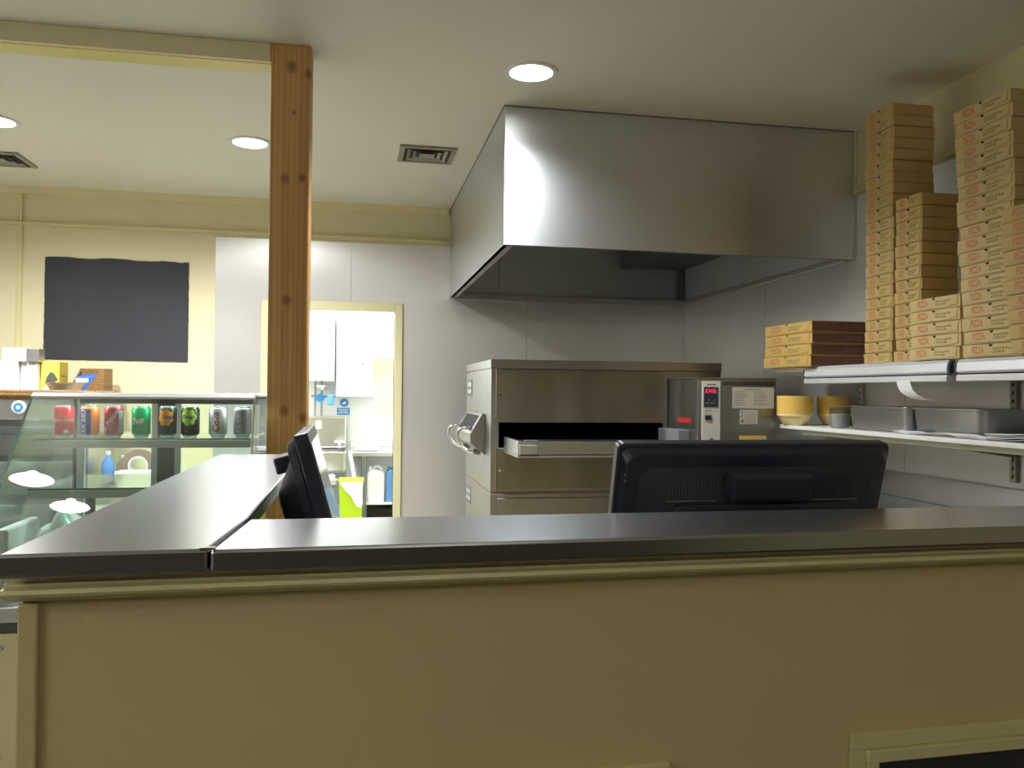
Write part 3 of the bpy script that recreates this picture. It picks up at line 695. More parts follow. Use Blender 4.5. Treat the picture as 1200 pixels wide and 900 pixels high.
# ------------------------------------------------------------------ pizza boxes
ORD = ['bottom', 'second', 'third', 'fourth', 'fifth', 'sixth', 'seventh', 'eighth', 'ninth', 'tenth', 'eleventh', 'twelfth', 'thirteenth', 'fourteenth', 'fifteenth', 'sixteenth', 'seventeenth', 'eighteenth', 'nineteenth', 'twentieth', 'twenty-first', 'twenty-second', 'twenty-third', 'twenty-fourth']
def make_box(label, D, W, H, m, big=False):
    """front face at x=0 looking towards -x, depth D in +x, width W along y centred, height H"""
    root = thing('pizza_box', label, 'pizza box', (0, 0, 0))
    bm = bmesh.new()
    g = H * .03
    # carton tray: walls lean in a little towards the bottom, cut-outs under the front corners
    add_hull8(bm, [(.0015, -W / 2 + .001, .0004), (D - .001, -W / 2 + .001, .0004), (D - .001, W / 2 - .001, .0004), (.0015, W / 2 - .001, .0004)],
              [(0, -W / 2, H - .0035), (D, -W / 2, H - .0035), (D, W / 2, H - .0035), (0, W / 2, H - .0035)])
    o = obj('carton_tray', bm, m, None, .0012); o.parent = root
    bm = bmesh.new()
    poly = [(-.0022, -W / 2 - .0008), (D, -W / 2 - .0008), (D, W / 2 + .0008), (-.0022, W / 2 + .0008)]
    add_prism(bm, poly, 'z', H - .0032, H - .0012)
    o = obj('carton_lid', bm, m, None, .0006); o.parent = root
    # lid tuck flap over part of the front
    bm = bmesh.new()
    add_prism(bm, [(-W * .46, H - .0034), (W * .46, H - .0034), (W * .44, H * .22), (W * .20, H * .10), (-W * .20, H * .10), (-W * .44, H * .22)], 'x', -.0016, -.0003)
    o = obj('tuck_flap', bm, m, None); o.parent = root
    bm = bmesh.new(); r = .0075
    add_prism(bm, [(r * math.cos(a * PI / 8), H - .0036 - r * math.sin(a * PI / 8)) for a in range(9)], 'x', -.0024, -.0017)
    o = obj('thumb_notch', bm, 'void', None); o.parent = root
    # printed word in red, green scribble beside it: left half of the front as the viewer sees it is +y
    me = text_mesh('PIZZA', H * .62, .0001, bold=.0012)
    sx = W * .22 / max(1e-6, max(v.co.x for v in me.vertices) - min(v.co.x for v in me.vertices))
    mesh_map(me, lambda c: Vector((-.0018 - c.z, W * .225 - c.x * sx, H * .52 + c.y * 1.15 + c.x * .0)))
    o = obj('red_print', me, 'print_red', None); o.parent = root
    bm = bmesh.new()
    for row in range(2):
        y = -W * .03
        while y > -W * (.30 if row == 0 else .24):
            l = W * random.uniform(.025, .055); zz = H * (.60 - row * .22) + random.uniform(-.001, .001)
            add_box(bm, -.0022, -.0017, y - l, y, zz - H * .08, zz + H * random.uniform(.05, .11)); y -= l + W * .012
    o = obj('green_print', bm, 'print_green', None); o.parent = root
    if big:
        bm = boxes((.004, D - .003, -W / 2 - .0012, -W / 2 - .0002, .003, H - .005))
        o = obj('shaded_side', bm, 'card_side_shade', None); o.parent = root; sd = o
        bm = bmesh.new()
        for k in range(3): add_box(bm, D * .35 + .01 * k, D * .93, -W / 2 - .0016, -W / 2 - .0011, H * (.30 + k * .16), H * (.30 + k * .16) + .0012)
        o = obj('side_print', bm, 'print_cream', None); o.parent = sd
    return root
Z0 = 1.5145
def stack(where, x, yc, n, D, W, H, m, lean=(0, 0), jit=.0035, group='', big=False, first_label=None):
    proto = None
    for k in range(n):
        pos = 'topmost' if k == n - 1 else ORD[k]
        lab = where % (pos if k in (0, n - 1) else pos + ' from the bottom')
        loc = (x + lean[0] * k / max(1, n - 1) + random.uniform(-jit, jit), yc + lean[1] * k / max(1, n - 1) + random.uniform(-jit, jit), Z0 + k * H)
        rz = math.radians(random.uniform(-.8, .8))
        if proto is None:
            proto = make_box(lab, D, W, H - .0004, m, big); proto['group'] = group; proto.location = loc; proto.rotation_euler = (0, 0, rz)
        else: dup(proto, loc, rz, lab, group)
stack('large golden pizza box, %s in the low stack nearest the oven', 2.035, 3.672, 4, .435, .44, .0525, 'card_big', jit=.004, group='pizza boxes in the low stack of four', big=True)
stack('small pizza box, %s in the tall narrow stack next to the hood', 2.14, 3.108, 23, .185, .186, .0463, 'card', lean=(0, 0), group='pizza boxes in the tall narrow stack')
stack('small pizza box, %s in the mid-height narrow stack', 2.14, 2.920, 14, .16, .160, .0470, 'card', lean=(0, .0), group='pizza boxes in the mid-height narrow stack')
stack('pale pizza box, %s in the short stack of five', 2.07, 2.676, 5, .27, .266, .0458, 'card_pale', group='pizza boxes in the short stack of five')
stack('wide pizza box, %s in the tall leaning stack at the right', 2.07, 2.402, 19, .26, .258, .0458, 'card_pale', lean=(0, .052), group='pizza boxes in the tall leaning stack')
stack('yellowish pizza box, %s in the stack at the right edge', 1.98, 2.085, 10, .29, .28, .0455, 'card', lean=(0, .040), group='pizza boxes in the stack at the right edge')

# ------------------------------------------------------------------ things on the lower shelf
ZL = 1.2325
def bowl(label, r, pale, x, y, z, group):
    k = r / .085
    prof = [(.052 * k, .0), (.056 * k, .002), (.079 * k, .046), (.085 * k, .0465), (.085 * k, .0555), (.0815 * k, .0555), (.0765 * k, .0505), (.0535 * k, .0055), (.001, .0055)]
    o = obj('foam_tub', lathe(prof, 36), 'foam_pale' if pale else 'foam', None, smooth=True)
    o.location = (x, y, z); return tag(o, label, 'tub', group)
for (nm, x, y, r, n, grp) in (('in the front stack at the shelf end', 2.150, 3.79, .086, 10, 'yellow foam tubs in the front stack'), ('in the rear stack behind the first', 2.352, 3.775, .078, 10, 'yellow foam tubs in the rear stack')):
    proto = None
    for k in range(n):
        pos = 'topmost' if k == n - 1 else (ORD[k] if k == 0 else ORD[k] + ' from the bottom')
        lab = '%s foam tub, %s %s' % ('pale yellow' if k == 0 else 'yellow', pos, nm)
        if k < 2:
            proto = bowl(lab, r, k == 0, x, y, ZL + k * .0099, grp)
        else:
            c = proto.copy(); COL.objects.link(c); c.location = (x, y, ZL + k * .0099); c['label'] = lab
jr = thing('plastic_cup', 'clear plastic cup with a lid between the yellow tubs and the steel trays', 'cup', (2.195, 3.47, ZL))
obj('cup_wall', lathe([(.040, ZL + .0004), (.048, ZL + .085), (.050, ZL + .088), (.0475, ZL + .088), (.038, ZL + .004)], 28, 2.195, 3.47), 'clear_tub', jr, smooth=True)
obj('cup_lid', lathe([(.051, ZL + .0885), (.051, ZL + .095), (.040, ZL + .099), (.012, ZL + .101)], 28, 2.195, 3.47), 'clear_tub', jr, smooth=True)
obj('contents', lathe([(.034, ZL + .006), (.042, ZL + .060), (.038, ZL + .064)], 28, 2.195, 3.47), 'white', jr, smooth=True)
def pan(label, y0, y1, hgt):
    pn = thing('steel_pan', label, 'pan', (2.27, (y0 + y1) / 2, ZL), 'steel pans on the lower shelf')
    x0, x1 = 2.165, 2.465; bm = bmesh.new(); w = .002
    def ring(dx, z): return [(x, y, z) for x, y in rounded(x1 - x0 - 2 * dx, y1 - y0 - 2 * dx, .03, 5, (x0 + x1) / 2, (y0 + y1) / 2)]
    seq = [ring(.022, ZL + .0005), ring(.016, ZL + .004), ring(.008, ZL + hgt - .003), ring(.0, ZL + hgt), ring(0, ZL + hgt + .003), ring(.010, ZL + hgt + .003), ring(.018, ZL + .008), ring(.03, ZL + .006)]
    vs = [[bm.verts.new(p) for p in rg] for rg in seq]
    for a, b in zip(vs, vs[1:]):
        n = len(a)
        for i in range(n): bm.faces.new((a[i], a[(i + 1) % n], b[(i + 1) % n], b[i]))
    bm.faces.new(vs[0][::-1]); bm.faces.new(vs[-1])
    obj('pan_body', bm, 'alu_pan', pn, smooth=True)
    return pn
a = pan('long steel tray beside the clear plastic cup on the lower shelf', 2.955, 3.385, .098)
b = pan('steel tray standing behind the white paper sheets on the lower shelf', 2.56, 2.95, .098)
for (root, y0, y1) in ((a, 2.955, 3.385), (b, 2.56, 2.95)):
    o = obj('pan_lid', prism(rounded(.300, y1 - y0 - .004, .03, 5, 2.315, (y0 + y1) / 2), 'z', ZL + .1012, ZL + .1042), 'alu_pan', root, .001)
# crumpled sheets of greaseproof paper
def sheets(label, x0, x1, y0, y1, z, n, seed):
    rnd = random.Random(seed); bm = bmesh.new(); nx, ny = 8, 22
    ph = [rnd.uniform(0, 6) for _ in range(4)]
    def hz(u, v, k): return z + .0008 + k * .0042 + .0035 * (1 + math.sin(9 * v + ph[0] + 2 * u)) * (.5 + .5 * v * (1 - v) * 4) + .002 * (1 + math.sin(23 * v + ph[1] + 5 * u))
    for k in range(n):
        off = (rnd.uniform(-.006, .006) if x1 - x0 > .1 else 0, rnd.uniform(-.03, .03))
        T, B = [], []
        for i in range(nx + 1):
            rt, rb = [], []
            for j in range(ny + 1):
                u, v = i / nx, j / ny
                x = x0 + (x1 - x0) * u + off[0] + .004 * math.sin(7 * v + k); y = y0 + (y1 - y0) * v + off[1]
                h_ = hz(u, v, k); rt.append(bm.verts.new((x, y, h_ + .0012))); rb.append(bm.verts.new((x, y, h_)))
            T.append(rt); B.append(rb)
        for i in range(nx):
            for j in range(ny):
                bm.faces.new((T[i][j], T[i + 1][j], T[i + 1][j + 1], T[i][j + 1])); bm.faces.new((B[i][j], B[i][j + 1], B[i + 1][j + 1], B[i + 1][j]))
        edge = [(i, 0) for i in range(nx + 1)] + [(nx, j) for j in range(1, ny + 1)] + [(i, ny) for i in range(nx - 1, -1, -1)] + [(0, j) for j in range(ny - 1, 0, -1)]
        for (a, b) in zip(edge, edge[1:] + edge[:1]): bm.faces.new((T[a[0]][a[1]], B[a[0]][a[1]], B[b[0]][b[1]], T[b[0]][b[1]]))
    o = obj('paper_sheets', bm, 'white_paper', None, smooth=True); tag(o, label, 'paper'); return o
sheets('pile of crumpled white paper sheets at the right end of the lower shelf', 2.125, 2.44, 1.80, 2.50, ZL, 5, 3)
p_ = sheets('few loose white sheets lying in front of the steel trays', 2.116, 2.158, 2.46, 2.96, ZL, 2, 5)

# steel worktop along the right wall
wt = thing('wall_worktop', 'low steel worktop with upstand along the right wall behind the wide monitor', 'worktop', (2.1, 2.6, 0))
obj('top_sheet', boxes((1.98, XW - .0055, 1.30, 3.64, .885, .915)), 'steel', wt, .004)
obj('upstand', boxes((XW - .025, XW - .0055, 1.30, 3.64, .9155, 1.032)), 'steel', wt, .003)
obj('cabinet_body', boxes((2.02, XW - .01, 1.34, 3.60, .08, .8845)), 'steel_dark', wt)
for (x, y) in ((2.06, 1.4), (2.06, 3.55), (2.42, 1.4), (2.42, 3.55)): obj('leg', cyl((x, y, .0005), (x, y, .0795), .02, 12), 'steel_dark', wt)

# ------------------------------------------------------------------ display case with cans
CX0, CXR = -1.115, -.362
dc = thing('display_case', 'refrigerated glass display case with sloping front glass between counter and post', 'display case', (-.73, 3.2, 0))
def gy(z): return 3.150 - (1.360 - z) * .2126        # steep front glass
def lx(z): return -1.108 - (1.360 - z) * .238         # left end slants outwards
YR = 3.72
BL = -1.285
obj('base_cabinet', boxes((BL, CXR, 3.0, YR, .10, .575)), 'cream', dc, .003)
obj('front_panel', boxes((BL, CXR, 2.975, 2.9995, .12, .572)), 'cream', dc, .003)
obj('plinth', boxes((BL + .02, CXR - .01, 3.05, YR - .02, .0005, .0995)), 'dark_frame', dc)
for (x, z) in ((-1.135, .527), (-1.135, .168), (-.60, .527), (-.60, .168)):
    obj('screw', cyl((x, 2.9745, z), (x, 2.969, z), .010, 14), 'alu', dc)
obj('shadow_gap', boxes((BL + .002, CXR, 2.985, 3.02, .5755, .608)), 'dark_frame', dc)
obj('bottom_rail', boxes((BL, CXR, 2.972, 3.010, .6085, .660)), 'alu', dc, .004)
obj('deck', boxes((BL, CXR, 3.0105, YR, .6085, .660)), 'alu', dc)
ng = Vector((0, -1, .2126)).normalized()
def gp(x, z, d): q = Vector((x, gy(z), z)); return q + ng * d
bm = bmesh.new(); add_hull8(bm, [gp(lx(.665) + .004, .665, .0), gp(CXR - .004, .665, .0), gp(CXR - .004, 1.352, 0), gp(lx(1.352) + .004, 1.352, 0)], [gp(lx(.665) + .004, .665, .005), gp(CXR - .004, .665, .005), gp(CXR - .004, 1.352, .005), gp(lx(1.352) + .004, 1.352, .005)])
obj('front_glass', bm, 'glass', dc)
for side in (0, 1):
    X = (lambda z: lx(z)) if side == 0 else (lambda z: CXR - .005)
    bm = bmesh.new(); za, zb = .665, 1.345
    add_hull8(bm, [(X(za), gy(za) + .012, za), (X(zb), gy(zb) + .012, zb), (X(zb), YR - .03, zb), (X(za), YR - .03, za)], [(X(za) + .005, gy(za) + .012, za), (X(zb) + .005, gy(zb) + .012, zb), (X(zb) + .005, YR - .03, zb), (X(za) + .005, YR - .03, za)])
    obj('end_glass', bm, 'end_glass', dc)
    bm = bmesh.new()
    add_hull8(bm, [gp(X(.665) - .001, .665, .0052), gp(X(.665) + .006, .665, .0052), gp(X(1.352) + .006, 1.352, .0052), gp(X(1.352) - .001, 1.352, .0052)], [gp(X(.665) - .001, .665, .0072), gp(X(.665) + .006, .665, .0072), gp(X(1.352) + .006, 1.352, .0072), gp(X(1.352) - .001, 1.352, .0072)])
    obj('glass_edge_trim', bm, 'glass_edge' if side == 0 else 'case_trim', dc)
obj('top_glass', boxes((-1.103, CXR, 3.170, YR - .032, 1.354, 1.3605)), 'glass', dc)
obj('top_rail', boxes((-1.103, CXR, YR - .0315, YR, 1.3505, 1.362)), 'alu', dc, .003)
obj('top_nosing', prism([(3.128, 1.350), (3.150, 1.3635), (3.168, 1.3635), (3.168, 1.346), (3.140, 1.344)], 'x', -1.110, CXR), 'white', dc, .002)
obj('can_fill_strip', boxes((-1.06, CXR - .03, 3.172, 3.186, 1.3425, 1.3530)), 'white', dc, .002)  # added strip, with the area light below it, to brighten the cans
L = bpy.data.lights.new('can_fill_strip', 'AREA'); L.shape = 'RECTANGLE'; L.size = .68; L.size_y = .012; L.energy = .8; L.color = (.9, 1, .97)
o = bpy.data.objects.new('can_fill_light', L); COL.objects.link(o); o.location = (-.72, 3.179, 1.3415)
for (yf, zt) in ((3.135, 1.2035), (3.100, 1.032)):
    s1 = obj('glass_shelf', boxes((-1.103, CXR - .012, yf + .006, 3.60, zt - .006, zt)), 'shelf_glass', dc)
    obj('glass_lip', boxes((-1.103, CXR - .012, yf + .0035, yf + .0058, zt - .006, zt)), 'glass_edge', s1)
    obj('shelf_bar', boxes((-1.103, CXR - .012, yf, yf + .022, zt - .034, zt - .0065)), 'case_trim', dc, .002)
# rear sliding doors
rf = bmesh.new()
for (a, b) in ((-1.16 + .045, -1.128), (-.805, -.738), (-.40, -.372)): add_box(rf, a, b, 3.64, 3.66, .665, 1.35)
add_box(rf, CX0 + .01, CXR - .012, 3.64, 3.66, 1.318, 1.3495)
add_box(rf, CX0 + .01, CXR - .012, 3.64, 3.66, .665, .69)
obj('rear_door_frame', rf, 'dark_frame', dc)
rf = bmesh.new()
for (a, b) in ((-1.128, -1.085), (-.829, -.805), (-.738, -.715), (-.42, -.40)): add_box(rf, a, b, 3.642, 3.658, .69, 1.3175)
obj('door_stile', rf, 'case_trim', dc)
obj('rear_glass', boxes((CX0 + .03, -.8295, 3.648, 3.652, .69, 1.3175), (-.7145, CXR - .06, 3.648, 3.652, .69, 1.3175)), 'glass', dc)
# pale plastic sack lying low inside the case
sk = bmesh.new(); bmesh.ops.create_uvsphere(sk, u_segments=28, v_segments=18, radius=1)
for v in sk.verts:
    n = .10 * math.sin(5 * v.co.x + 2) * math.cos(4 * v.co.y) + .06 * math.sin(9 * v.co.z + 7 * v.co.x)
    v.co *= 1 + n; v.co = Vector((-1.015 + v.co.x * .10, 3.22 + v.co.y * .13, .661 + max(-.12, v.co.z * .145) + .125))
tag(obj('plastic_sack', sk, 'sack', None, smooth=True), 'pale green plastic sack lying on the deck inside the display case', 'sack')
tr = thing('plastic_tray', 'shallow white tray at the left inside the bottom of the display case', 'tray', (-1.2, 3.2, .661))
obj('tray_body', boxes((-1.203, -1.165, 3.10, 3.40, .6605, .895)), 'white', tr, .01)

def can(label, x, body, m):
    c = thing('drink_can', label, 'drink can', (x, 3.205, 1.204), 'drink cans on the top glass shelf')
    z = 1.204
    obj('can_body', lathe([(.0262, z + .0075), (.0325, z + .0135), (.0325, z + .101), (.0275, z + .1085)], 40, x, 3.205), m, c, smooth=True)
    obj('can_base', lathe([(.019, z + .004), (.0235, z + .0004), (.0262, z + .0073)], 40, x, 3.205), 'tin', c, smooth=True)
    obj('can_lid', lathe([(.0275, z + .1087), (.0272, z + .1125), (.0255, z + .1128), (.0245, z + .110), (.002, z + .110)], 40, x, 3.205), 'tin', c, smooth=True)
    return c
def wrap(me, x, turn=0, zc=1.204 + .058, rot=0, r=.0333, tilt=0):
    def fn(c):
        u, v = (c.x, c.y) if not rot else (-c.y, c.x)
        if tilt: u, v = u * math.cos(tilt) - v * math.sin(tilt), u * math.sin(tilt) + v * math.cos(tilt)
        a = u / .0325 + turn; rr = r + c.z
        return Vector((x + rr * math.sin(a), 3.205 - rr * math.cos(a), zc + v))
    return mesh_map(me, fn)
def patch(x, a0, a1, z0, z1, r=.0327, n=12):
    bm = bmesh.new()
    A = [[bm.verts.new((x + rr * math.sin(a0 + (a1 - a0) * k / n), 3.205 - rr * math.cos(a0 + (a1 - a0) * k / n), zz)) for k in range(n + 1)] for rr in (r, r + .0003) for zz in (1.204 + z0, 1.204 + z1)]
    for k in range(n):
        bm.faces.new((A[0][k], A[1][k], A[1][k + 1], A[0][k + 1])); bm.faces.new((A[2][k], A[2][k + 1], A[3][k + 1], A[3][k]))
        bm.faces.new((A[0][k], A[0][k + 1], A[2][k + 1], A[2][k])); bm.faces.new((A[1][k], A[3][k], A[3][k + 1], A[1][k + 1]))
    return bm
def blob(x, turn, zc, rx, rz, seed, r=.0328):
    rnd = random.Random(seed); bm = bmesh.new(); n = 40; ph = rnd.uniform(0, 6)
    def pt(k, f, rr):
        a = 2 * PI * k / n; q = 1 + .10 * math.sin(7 * a + ph)
        th = turn + f * rx * q * math.cos(a) / .0325
        return (x + rr * math.sin(th), 3.205 - rr * math.cos(th), zc + f * rz * q * math.sin(a))
    R_ = [[bm.verts.new(pt(k, f, rr)) for k in range(n)] for f, rr in ((1, r - .0002), (1, r), (.75, r + .0002), (.5, r + .0002), (.25, r + .0002))]
    for a, b in zip(R_, R_[1:]):
        for k in range(n): bm.faces.new((a[k], a[(k + 1) % n], b[(k + 1) % n], b[k]))
    bm.faces.new(R_[-1]); return bm
xs = [-1.024, -.938, -.858, -.765, -.675, -.596, -.499, -.412]
c = can('red cola can, leftmost on the top shelf of the display case', xs[0], None, 'can_red')
obj('lettering', wrap(text_mesh('Coca-Cola', .0185, .0002, shear=.35, bold=.0003), xs[0], .05, zc=1.204 + .062), 'ink_white', c)
obj('white_badge', patch(xs[0], .25, .75, .016, .028), 'ink_white', c)
c = can('orange can with a blue panel and white lettering, second from the left', xs[1], None, 'can_orange')
obj('blue_panel', patch(xs[1], -1.2, .35, .012, .102), 'can_blue', c)
obj('lettering', wrap(text_mesh('IRN BRU', .0235, .0002, bold=.0009), xs[1], -.38, zc=1.204 + .054, rot=1), 'ink_white', c)
c = can('maroon can with a slanting silver script, third from the left', xs[2], None, 'can_maroon')
obj('lettering', wrap(text_mesh('Dr Pepper', .023, .0002, shear=.2, bold=.0006), xs[2], -.2, zc=1.204 + .058, tilt=math.radians(58)), 'can_silver', c)
obj('silver_panel', patch(xs[2], .75, 1.35, .016, .098), 'can_grey', c)
c = can('green can with a red and white emblem, beside the maroon can', xs[3], None, 'can_green')
obj('lettering', wrap(text_mesh('7up', .030, .0002, shear=.2, bold=.0010), xs[3], -.22, zc=1.204 + .060, tilt=math.radians(12)), 'ink_white', c)
obj('emblem', blob(xs[3], .05, 1.204 + .062, .007, .007, 3, .0331), 'ink_red', c)
c = can('black can with an orange splash, in front of the dark door mullion', xs[4], None, 'can_black')
obj('fruit_splash', blob(xs[4], -.02, 1.204 + .072, .027, .030, 5), 'ink_orange', c)
obj('lettering', wrap(text_mesh('Tango', .0165, .0002, bold=.0005), xs[4], .25, zc=1.204 + .074), 'ink_navy', c)
c = can('black can with a lime green splash, right of the orange one', xs[5], None, 'can_black')
obj('fruit_splash', blob(xs[5], -.05, 1.204 + .074, .028, .030, 8), 'ink_lime', c)
obj('lettering', wrap(text_mesh('Tango', .0175, .0002, bold=.0005), xs[5], -.02, zc=1.204 + .075), 'ink_navy', c)
c = can('silver can with red upright lettering, second from the right', xs[6], None, 'can_silver')
obj('lettering', wrap(text_mesh('Coke', .0335, .0002, shear=.2, bold=.0008), xs[6], -.05, zc=1.204 + .056, rot=1), 'ink_red', c)
c = can('silver can with a grey panel, rightmost beside the pine post', xs[7], None, 'can_silver')
obj('grey_panel', patch(xs[7], -1.0, .5, .012, .100), 'can_grey', c)
obj('lettering', wrap(text_mesh('IRN BRU', .0235, .0002, bold=.0009), xs[7], -.25, zc=1.204 + .054, rot=1), 'can_silver', c)

# ------------------------------------------------------------------ things along the back wall, left
bk = thing('wall_mounted_blackboard', 'blank black board fixed to the cream back wall', 'blackboard', (-1.61, YB, 1.57))
bm = bmesh.new(); top, bot = [], []
rnd = random.Random(4); n = 40
loop = []
for k in range(n + 1): loop.append((-2.063 + .916 * k / n, 2.262 + .004 * math.sin(k * .42) - .010 * max(0, (k / n - .55)) / .45 * (1 if k < n - 1 else .2) + rnd.uniform(-.0015, .0015)))
for k in range(1, 24): loop.append((-1.147 + rnd.uniform(-.002, .002), 2.258 - (2.258 - 1.568) * k / 24))
for k in range(n, -1, -1): loop.append((-2.066 + .918 * k / n, 1.573 - .006 * k / n + rnd.uniform(-.001, .001)))
for k in range(1, 24): loop.append((-2.066 + rnd.uniform(-.0015, .0015), 1.577 + (2.258 - 1.577) * k / 24))
add_prism(bm, loop, 'y', YB - .007, YB - .0008); obj('board_sheet', bm, 'black_board', bk)

mc = thing('bakery_cabinet', 'grey glass-door cabinet against the back wall, carrying the wicker tray', 'cabinet', (-2.1, 5.7, 0))
MX0, MX1, MY0, MY1 = -2.62, -1.60, 5.44, 5.98
obj('cabinet_shell', boxes((MX0, MX0 + .03, MY0, MY1, .08, 1.31), (MX1 - .03, MX1, MY0, MY1, .08, 1.31), (MX0 + .03, MX1 - .03, MY0, MY1, 1.28, 1.31), (MX0 + .03, MX1 - .03, MY0, MY1, .08, .11), (MX0 + .03, MX1 - .03, MY1 - .02, MY1, .11, 1.28)), 'alu', mc)
obj('control_strip', boxes((MX0 + .002, MX1 - .002, MY0 - .012, MY0 - .0005, 1.185, 1.308)), 'steel', mc, .003)
dl = obj('dial', lathe([(.040, 0), (.040, .008), (.030, .012)], 28), 'white', mc, smooth=True); dl.parent = mc; dl.matrix_parent_inverse = Matrix.Identity(4)
dl.location = (-1.985 + 2.1, MY0 - .0125 - 5.7, 1.262); dl.rotation_euler = (PI / 2, 0, 0)
rg = obj('dial_ring', lathe([(.026, .0125), (.026, .015), (.014, .015), (.014, .0125)], 28, cap=False), 'blue_sign', None, smooth=True); rg.parent = dl
obj('vent_gap', boxes((MX0 + .03, MX1 - .55, MY0 - .008, MY0 - .0005, 1.145, 1.184)), 'void', mc)
obj('door_frame', boxes((MX0 + .002, MX1 - .002, MY0 - .02, MY0 - .0005, 1.10, 1.144), (MX0 + .002, MX1 - .002, MY0 - .02, MY0 - .0005, .10, .15), (MX0 + .002, MX0 + .05, MY0 - .02, MY0 - .0005, .15, 1.10), (MX1 - .05, MX1 - .002, MY0 - .02, MY0 - .0005, .15, 1.10)), 'dark_frame', mc, .003)
obj('door_glass', boxes((MX0 + .05, MX1 - .05, MY0 - .012, MY0 - .007, .15, 1.10)), 'glass', mc)
obj('rack', boxes(*[(MX0 + .032, MX1 - .032, MY0 + .02, MY1 - .03, z, z + .012) for z in (.4, .66, .92)]), 'alu', mc)
for (x, y) in ((MX0 + .06, MY0 + .06), (MX1 - .06, MY0 + .06), (MX0 + .06, MY1 - .06), (MX1 - .06, MY1 - .06)): obj('foot', cyl((x, y, .0005), (x, y, .0795), .025, 12), 'dark_frame', mc)
TZ = 1.3105
wt_ = thing('wicker_tray', 'flat honey coloured wicker tray on top of the grey cabinet', 'tray', (-2.1, 5.7, TZ))
obj('tray_base', boxes((MX0 + .02, MX1 + .02, MY0 - .02, MY1 - .01, TZ, TZ + .02)), 'wicker_tray', wt_)
bm = bmesh.new()
for k in range(2): add_tube(bm, [(x, y, TZ + .028 + k * .018) for x, y in rounded(MX1 - MX0 + .02, MY1 - MY0 + .03, .05, 5, (MX0 + MX1) / 2 + .02, (MY0 + MY1) / 2 - .015)], .011, 8, True)
obj('tray_rim', bm, 'wicker_tray', wt_, smooth=True)
TT = TZ + .0205
def carton(name, label, x0, x1, y0, y1, z0, z1, m, cat='box'):
    r = thing(name, label, cat, ((x0 + x1) / 2, (y0 + y1) / 2, z0))
    obj('carton', boxes((x0, x1, y0, y1, z0 + .0004, z1)), m, r, .003)
    return r
r = carton('cardboard_box', 'plain white box at the left edge, lower of two under the small white box', -2.42, -2.046, 5.56, 5.80, TT, TT + .095, 'white')
r = carton('cardboard_box', 'plain white box stacked under the small white box left of the blackboard', -2.42, -2.050, 5.565, 5.80, TT + .0955, TT + .208, 'white')
obj('tape_line', boxes((-2.419, -2.051, 5.5640, 5.5648, TT + .190, TT + .194)), 'label_paper', r)
r = carton('cardboard_box', 'small white box with faint lettering, topmost beside the blackboard', -2.140, -2.003, 5.57, 5.70, TT + .2085, TT + .294, 'white')
bm = bmesh.new()
for k in range(6): add_box(bm, -2.12 + k * .013, -2.112 + k * .013, 5.5690, 5.5698, TT + .232, TT + .240 + .006 * (k % 3))
obj('faint_print', bm, 'label_paper', r)
r = carton('foil_packet', 'crumpled silver grey packet behind the small white box', -1.998, -1.935, 5.58, 5.69, TT + .2085, TT + .290, 'alu', 'packet')
r = carton('carton_box', 'low white carton below the silver packet, next to the yellow box', -2.042, -1.955, 5.60, 5.78, TT, TT + .2080, 'white')
r = carton('yellow_box', 'yellow food box with a dark picture on its front', -1.950, -1.842, 5.66, 5.82, TT, TT + .216, 'yellow_card')
obj('box_side', boxes((-1.8417, -1.8410, 5.662, 5.818, TT + .004, TT + .211)), 'yellow_side', r)
bm = bmesh.new(); rnd = random.Random(2)
pic = [(-1.905, .075), (-1.893, .118), (-1.872, .150), (-1.850, .138), (-1.835, .112), (-1.825, .098), (-1.842, .090), (-1.860, .070), (-1.885, .066)]
add_prism(bm, [(x - .02, TT + z) for x, z in pic], 'y', 5.6588, 5.6596); obj('dark_picture', bm, 'dark_pic', r)
bm = bmesh.new(); add_prism(bm, [(-1.945, TT + .005), (-1.847, TT + .005), (-1.847, TT + .055), (-1.88, TT + .066), (-1.92, TT + .058), (-1.945, TT + .03)], 'y', 5.6588, 5.6596); obj('white_patch', bm, 'white_paper', r)
bm = bmesh.new()
for (y0, y1, z0, z1) in ((5.69, 5.77, .12, .128), (5.70, 5.78, .075, .082)): add_box(bm, -1.8409, -1.8404, y0, y1, TT + z0, TT + z1)
obj('side_print', bm, 'label_ink', r)
# wicker basket, bowl, blue packet
bs = thing('wicker_basket', 'brown wicker basket with a raised back at the right end of the tray', 'basket', (-1.70, 5.80, TT))
bm = bmesh.new(); bx0, bx1, by0, by1 = -1.80, -1.600, 5.735, 5.93
add_box(bm, bx0, bx1, by0, by1, TT + .0005, TT + .012)
add_box(bm, bx0, bx1, by1 - .012, by1, TT + .012, TT + .170)
add_prism(bm, [(by0, TT + .012), (by1 - .012, TT + .012), (by1 - .012, TT + .170), (by0, TT + .165)], 'x', bx1 - .012, bx1)
add_prism(bm, [(by0, TT + .012), (by1 - .012, TT + .012), (by1 - .012, TT + .170), (by0, TT + .06)], 'x', bx0, bx0 + .012)
add_prism(bm, [(bx0 + .012, TT + .012), (bx1 - .012, TT + .012), (bx1 - .012, TT + .165), (bx1 - .03, TT + .15), (bx0 + .085, TT + .012 + .02), (bx0 + .012, TT + .012 + .02)], 'y', by0, by0 + .012)
obj('basket_weave', bm, 'wicker', bs)
obj('basket_rim', tube([(bx0, by1 - .006, TT + .172), (bx1 - .006, by1 - .006, TT + .172), (bx1 - .006, by0 + .006, TT + .168), (bx1 - .03, by0 + .006, TT + .152)], .008, 8), 'wicker', bs, smooth=True)
bw = obj('steel_bowl', lathe([(.055, .0005), (.068, .004), (.102, .066), (.114, .078), (.116, .082), (.111, .082), (.097, .066), (.063, .008), (.002, .007)], 40), 'case_trim', None, smooth=True)
